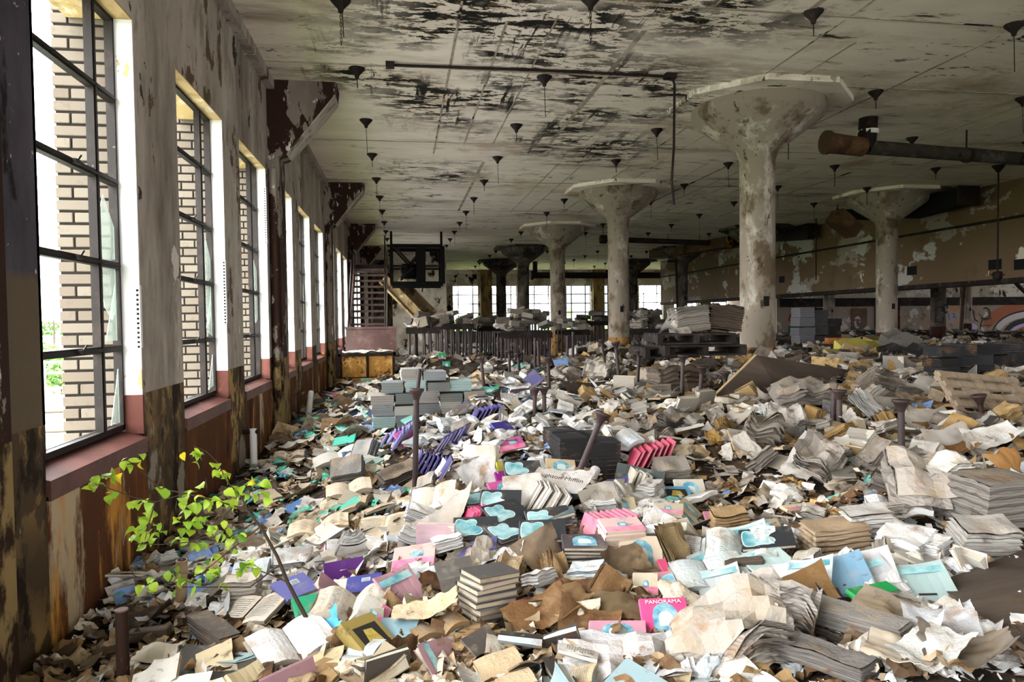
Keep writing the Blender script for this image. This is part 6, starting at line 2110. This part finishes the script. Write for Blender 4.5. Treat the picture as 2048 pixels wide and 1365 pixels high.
flakes(7000, 2.1, 8, .008, .028, ['4c3b2b', '3a2d21', '6b5540', '8a7358', 'a8967c', 'c9bda9', '5c4c3c'])
flakes(7000, 3.5, 12, .03, .10, TINT)
flakes(9000, 8, 36, .08, .2, TINT + ['4a463f', '2e2b28', '57524a', '8a8378'])
for _ in range(3400):      # palm-sized crumpled scraps
    D = math.exp(lr.uniform(math.log(2.1), math.log(9)))
    lat = lr.uniform(-.86, .86) * D
    x, y = lat * _cy + D * _sy, -lat * _sy + D * _cyw
    if x < XW + .06:
        continue
    z_ = zone(x, y)
    t_ = L(lr.choice(PAL[z_]) if lr.random() < .6 else lr.choice(('6b5038', '8f7450', '4a3a2c', 'b09a7c', '7a6a58')))
    s_ = lr.uniform(.025, .06) * (1 + .06 * max(0, D - 4))
    p = Vector((x, y, H(x, y) + lr.uniform(0, .05)))
    M = frame(p, lr.uniform(0, 360), lr.gauss(0, 22), lr.gauss(0, 22), soft_n(p, .7))
    sd = lr.uniform(0, 99)
    b = len(lv)
    for j in range(5):
        for i in range(5):
            u_, v_ = (i - 2) / 2, (j - 2) / 2
            e_ = 1 + .35 * mnoise.noise((u_ * 1.5 + sd, v_ * 1.5, 1))
            lv.append(tuple(M @ Vector((u_ * s_ * e_, v_ * s_ * e_ * .8, s_ * .75 * mnoise.noise((u_ * 1.3, v_ * 1.3, sd)) + s_ * .3 * abs(mnoise.noise((u_ * 3, v_ * 3, sd)))))))
            lc.append(t_)
    for j in range(4):
        for i in range(4):
            a_ = b + j * 5 + i
            lf.append((a_, a_ + 1, a_ + 6, a_ + 5))
lm_ = bpy.data.meshes.new('paper_scraps')
lm_.from_pydata(lv, [], lf)
at_ = lm_.attributes.new('tint', 'FLOAT_COLOR', 'POINT')
at_.data.foreach_set('color', np.array(lc, dtype=np.float32).ravel())
lm_.materials.append(MT['litter'])
tag(put('paper_scraps', lm_), 'countless small torn paper scraps strewn over the floor between the books', 'paper', None, 'stuff')

# ================================================================== SAPLING
sap = thing('sapling', 'young green-leaved sapling with a thin bent stem growing from the litter by the window wall', 'plant', hit(645, 1285))
D0 = depth(hit(645, 1285))
sx_ = lambda pts, d0=0., d1=0.: [at(u, v, D0 + d0 + (d1 - d0) * i / max(1, len(pts) - 1)) for i, (u, v) in enumerate(pts)]
stem = sx_([(648, 1300), (620, 1250), (599, 1211), (575, 1165), (555, 1115), (525, 1060), (496, 1023), (466, 1012)])
part('stem', MB().tube(stem, [.011, .0105, .0095, .0085, .0075, .0065, .0055, .0045], 8), ['stem'], sap)
BRS = [([(496, 1023), (480, 990), (455, 965), (435, 925), (412, 903), (388, 893)], .0, .1),
       ([(466, 1012), (420, 1000), (372, 988), (310, 1005), (265, 995), (225, 980), (190, 968)], 0, -.15),
       ([(372, 988), (320, 978), (270, 930), (250, 920)], -.05, .0),
       ([(310, 1005), (300, 1040), (290, 1080)], -.1, -.15),
       ([(466, 1014), (420, 1060), (380, 1085), (320, 1090), (270, 1088)], 0, -.15),
       ([(510, 1045), (460, 1075), (410, 1075), (360, 1090)], .0, .1),
       ([(560, 1130), (500, 1175), (430, 1175), (360, 1175), (300, 1168), (265, 1150), (262, 1135)], 0, -.1),
       ([(520, 1055), (480, 1085), (450, 1110), (400, 1150), (350, 1145)], 0, .0),
       ([(496, 1023), (490, 1005), (500, 985), (520, 975)], 0, .12),
       ([(575, 1165), (540, 1150), (500, 1135), (470, 1140)], 0, .1)]
BRO = []
for pts, d0, d1 in BRS:
    P = sx_(pts, d0, d1)
    BRO.append((P, None))
    BRO[-1] = (P, part('branch', MB().tube(P, [.0035 - .002 * i / (len(P) - 1) for i in range(len(P))], 5), ['stem'], sap))


def leaf_mesh(seed):
    r_ = random.Random(seed)
    m = MB()
    n_ = 4
    L_, W_ = .055, .021 + .005 * r_.random()
    cv, fo = r_.uniform(-.012, .02), r_.uniform(.1, .5)
    rows = []
    for i in range(n_ + 1):
        s_ = i / n_
        wv = W_ * math.sin(PI * min(1, s_ ** .75)) ** .8 if 0 < i < n_ else .001
        y = L_ * s_
        z = cv * math.sin(s_ * PI) - .012 * s_ * s_
        rows.append([(-wv, y, z + wv * fo), (0, y, z), (wv, y, z + wv * fo)])
    vs = [q for r in rows for q in r]
    fs = []
    for i in range(n_):
        for k_ in range(2):
            a_ = i * 3 + k_
            fs.append((a_, a_ + 1, a_ + 4, a_ + 3))
    m.add(vs, fs, 0, None, True)
    m.tube([(0, -.016, 0), (0, 0, 0)], .0008, 3, 1, False)
    return m.mesh('leaf', ['leaf', 'stem'])


LF = [leaf_mesh(i) for i in range(6)]
CLU = [(180, 970, 3), (197, 962, 4), (212, 984, 3), (215, 952, 4), (235, 945, 3), (243, 925, 4), (262, 922, 5), (275, 925, 4), (385, 905, 4), (372, 912, 2), (395, 898, 3), (430, 942, 4), (445, 955, 5), (452, 985, 4), (447, 1000, 4),
       (470, 995, 4), (482, 985, 4), (500, 975, 3), (518, 975, 6), (525, 990, 3), (295, 1000, 4), (275, 1010, 4), (310, 1018, 3), (280, 1035, 3), (298, 1042, 4), (278, 1060, 3), (265, 1085, 5), (290, 1085, 5), (305, 1070, 4), (310, 1055, 3), (322, 1080, 2), (330, 975, 2),
       (365, 1000, 4), (385, 985, 4), (400, 995, 3), (380, 1020, 4), (365, 1040, 4), (385, 1045, 3), (415, 1010, 5), (425, 1000, 4), (420, 1040, 4), (440, 1060, 4), (455, 1060, 4), (470, 1075, 3), (468, 1090, 2), (410, 1065, 4), (375, 1080, 3), (395, 1085, 3), (360, 1055, 2),
       (295, 1170, 4), (303, 1165, 4), (320, 1175, 2), (345, 1148, 4), (360, 1160, 4), (340, 1165, 2), (395, 1175, 4), (410, 1145, 3), (425, 1140, 4), (440, 1150, 4), (430, 1120, 4), (480, 1140, 4), (505, 1130, 4), (500, 1145, 3), (455, 1175, 2)]
lfr = random.Random(3)
for u, v, n_ in CLU:
    for i in range(n_ - 1 if n_ > 3 else n_):
        p = at(u + lfr.gauss(0, 7), v + lfr.gauss(0, 7), D0 + lfr.uniform(-.12, .1))
        yl = lfr.random() < .09
        o = put('leaf', lfr.choice(LF), sap, M=None, color=L('d3bb2a') if yl else L(lfr.choice(('6f9c28', '83ad34', '5c8a26', '94b842'))))
        M = Matrix.Translation(p) @ Matrix.Rotation(lfr.uniform(0, 2 * PI), 4, 'Z') @ Matrix.Rotation(lfr.gauss(-.5, .6), 4, 'X') @ Matrix.Rotation(lfr.gauss(0, .5), 4, 'Y') @ Matrix.Scale(lfr.uniform(.6, 1.05), 4)
        bo = min(BRO, key=lambda q: min((p - c_).length for c_ in q[0]))[1]
        o.parent = bo
        o.matrix_parent_inverse = world_of(bo).inverted()
        o.matrix_basis = M
        if yl:
            o['label'] = 'yellowed leaf'

# ================================================================== OUTSIDE
G0 = -7.5
out = struct('ground', MB().box((-700, -300, G0 - .5), (XO - .6, 700, G0)).box((XO - .6, YE + 4, G0 - .5), (300, 900, G0)), [layered('outside_ground', L('56702f'), [(L('6f7d48'), (.05, .05, .05), .45, .6), (L('7f7d77'), (.02, .03, .02), .52, .54)], bump=0)])
struct('asphalt_road', MB().box((-26, -20, G0), (-9, 120, G0 + .05)), [NT('asphalt').fin(L('a8a8a8'))])  # plain strip of asphalt road outside, without any markings
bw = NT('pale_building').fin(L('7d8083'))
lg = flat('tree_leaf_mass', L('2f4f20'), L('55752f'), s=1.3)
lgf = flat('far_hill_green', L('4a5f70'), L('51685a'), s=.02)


def tree(p, r, label):
    t = thing('street_tree', label, 'tree', p, 0, 'trees outside the windows')
    tr_ = random.Random(int(p[0] * 7 + p[1]))
    m = MB()
    for i in range(420):
        d_ = Vector((tr_.gauss(0, 1), tr_.gauss(0, 1), tr_.gauss(0, .8)))
        d_ = d_.normalized() * r * tr_.uniform(.55, 1.05) * (1 + .25 * mnoise.noise(d_ * 1.4))
        s_ = r * .13
        q = Vector(p) + d_ + Vector((0, 0, r * 1.15))
        a_, b_ = Vector((tr_.gauss(0, 1), tr_.gauss(0, 1), tr_.gauss(0, 1))).normalized() * s_, Vector((tr_.gauss(0, 1), tr_.gauss(0, 1), tr_.gauss(0, 1))).normalized() * s_
        m.add([q - a_, q + b_, q + a_, q - b_], [(0, 1, 2, 3)])
    part('foliage', m, [lg], t)['kind'] = 'stuff'
    part('trunk', MB().tube([p, Vector(p) + Vector((0, 0, r * 1.1))], [.25, .15], 7), ['stem'], t)


for i, (x, y, r) in enumerate([(-49, 104, 2.6), (-53, 112, 3.0), (-47, 110, 2.4), (-56, 118, 2.8), (-44, 98, 2.2), (-150, 345, 5), (-163, 352, 5.4), (-176, 358, 5), (-186, 366, 5.6), (-140, 340, 4.6)]):
    tree((x, y, G0), r, 'green tree outside the first window, %s of its line' % ordn[i])
for i in range(9):
    tree((-4 + 8.5 * i + rnd.uniform(-2, 2), 92 + rnd.uniform(-8, 14), G0), 4.6, 'pale green tree beyond the end windows, %s along the line' % ordn[i])
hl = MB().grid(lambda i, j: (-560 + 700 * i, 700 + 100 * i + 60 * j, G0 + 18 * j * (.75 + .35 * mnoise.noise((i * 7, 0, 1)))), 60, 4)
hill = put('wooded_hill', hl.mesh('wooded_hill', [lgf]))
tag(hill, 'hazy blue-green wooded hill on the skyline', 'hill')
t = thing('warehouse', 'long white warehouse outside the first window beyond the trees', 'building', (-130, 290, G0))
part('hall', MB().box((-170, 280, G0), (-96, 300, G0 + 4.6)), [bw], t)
part('roof', MB().box((-171, 279, G0 + 4.6), (-95, 301, G0 + 5)), [bw], t)
for i in range(8):
    part('dock_door', MB().box((-166 + 8 * i, 279.8, G0), (-162 + 8 * i, 280.1, G0 + 3)), [NT('dock_door').fin(L('8f979d'))], t)
t = thing('low_roof', 'flat white lower roof just outside the first window', 'roof', (-10, 16, G0))
part('roof_deck', MB().box((-18, 12, G0 + 4.6), (-6.5, 27, G0 + 5.2)), [bw], t)
t = thing('roof_railing', 'white pipe railing beyond the lower roof outside', 'railing', (-16, 30, G0))
for z in (4.9, 5.9, 6.6):
    part('rail', MB().tube([(-32, 48, G0 + z), (-14, 50, G0 + z)], .09, 6), [bw], t)
for i in range(5):
    part('rail_post', MB().tube([(-31 + 4 * i, 48 + .45 * i, G0), (-31 + 4 * i, 48 + .45 * i, G0 + 6.7)], .07, 6), [bw], t)
t = thing('utility_pole', 'dark utility pole with crossarms and wires outside the first window', 'pole', (-70, 153, G0))
part('pole', MB().tube([(-70, 153, G0), (-70, 153, G0 + 10)], .16, 8), ['stem'], t)
for z in (9.4, 8.6):
    part('crossarm', MB().bar((-72.5, 152, G0 + z), (-67.5, 154, G0 + z), .12, .12), ['stem'], t)
part('transformer', MB().lathe([(.3, 0), (.32, .1), (.32, .9), (.1, 1)], 12, M=Matrix.Translation((-69.3, 153, G0 + 7))), [bw], t)
for z, y0 in ((2.4, 9), (1.9, 9.5), (1.2, 10)):
    t = thing('power_cable', 'dark sagging cable outside the first window, at height %s' % {2.4: 'topmost', 1.9: 'middle', 1.2: 'lowest'}[z], 'cable', (-9, 14, G0 + z + 4))
    part('cable', MB().tube([(-13, 21, G0 + 4.6 + z), (-9, 19, G0 + 4.4 + z), (-4, 17, G0 + 4.7 + z)], .03, 5), ['stem'], t)
for i, (x, y, w_, h_) in enumerate([(20, 190, 10, 16), (48, 210, 14, 22), (64, 205, 9, 20), (34, 230, 12, 11), (-6, 200, 6, 19)]):
    t = thing('distant_building', 'hazy pale building on the skyline beyond the end windows, %s in the row' % ordn[i], 'building', (x, y, G0), 0, 'skyline buildings')
    part('block', MB().box((x, y, G0), (x + w_, y + 10, G0 + h_)), [bw], t)
    part('roof', MB().box((x + w_ * .3, y + 2, G0 + h_), (x + w_ * .6, y + 6, G0 + h_ + 2)), [bw], t)
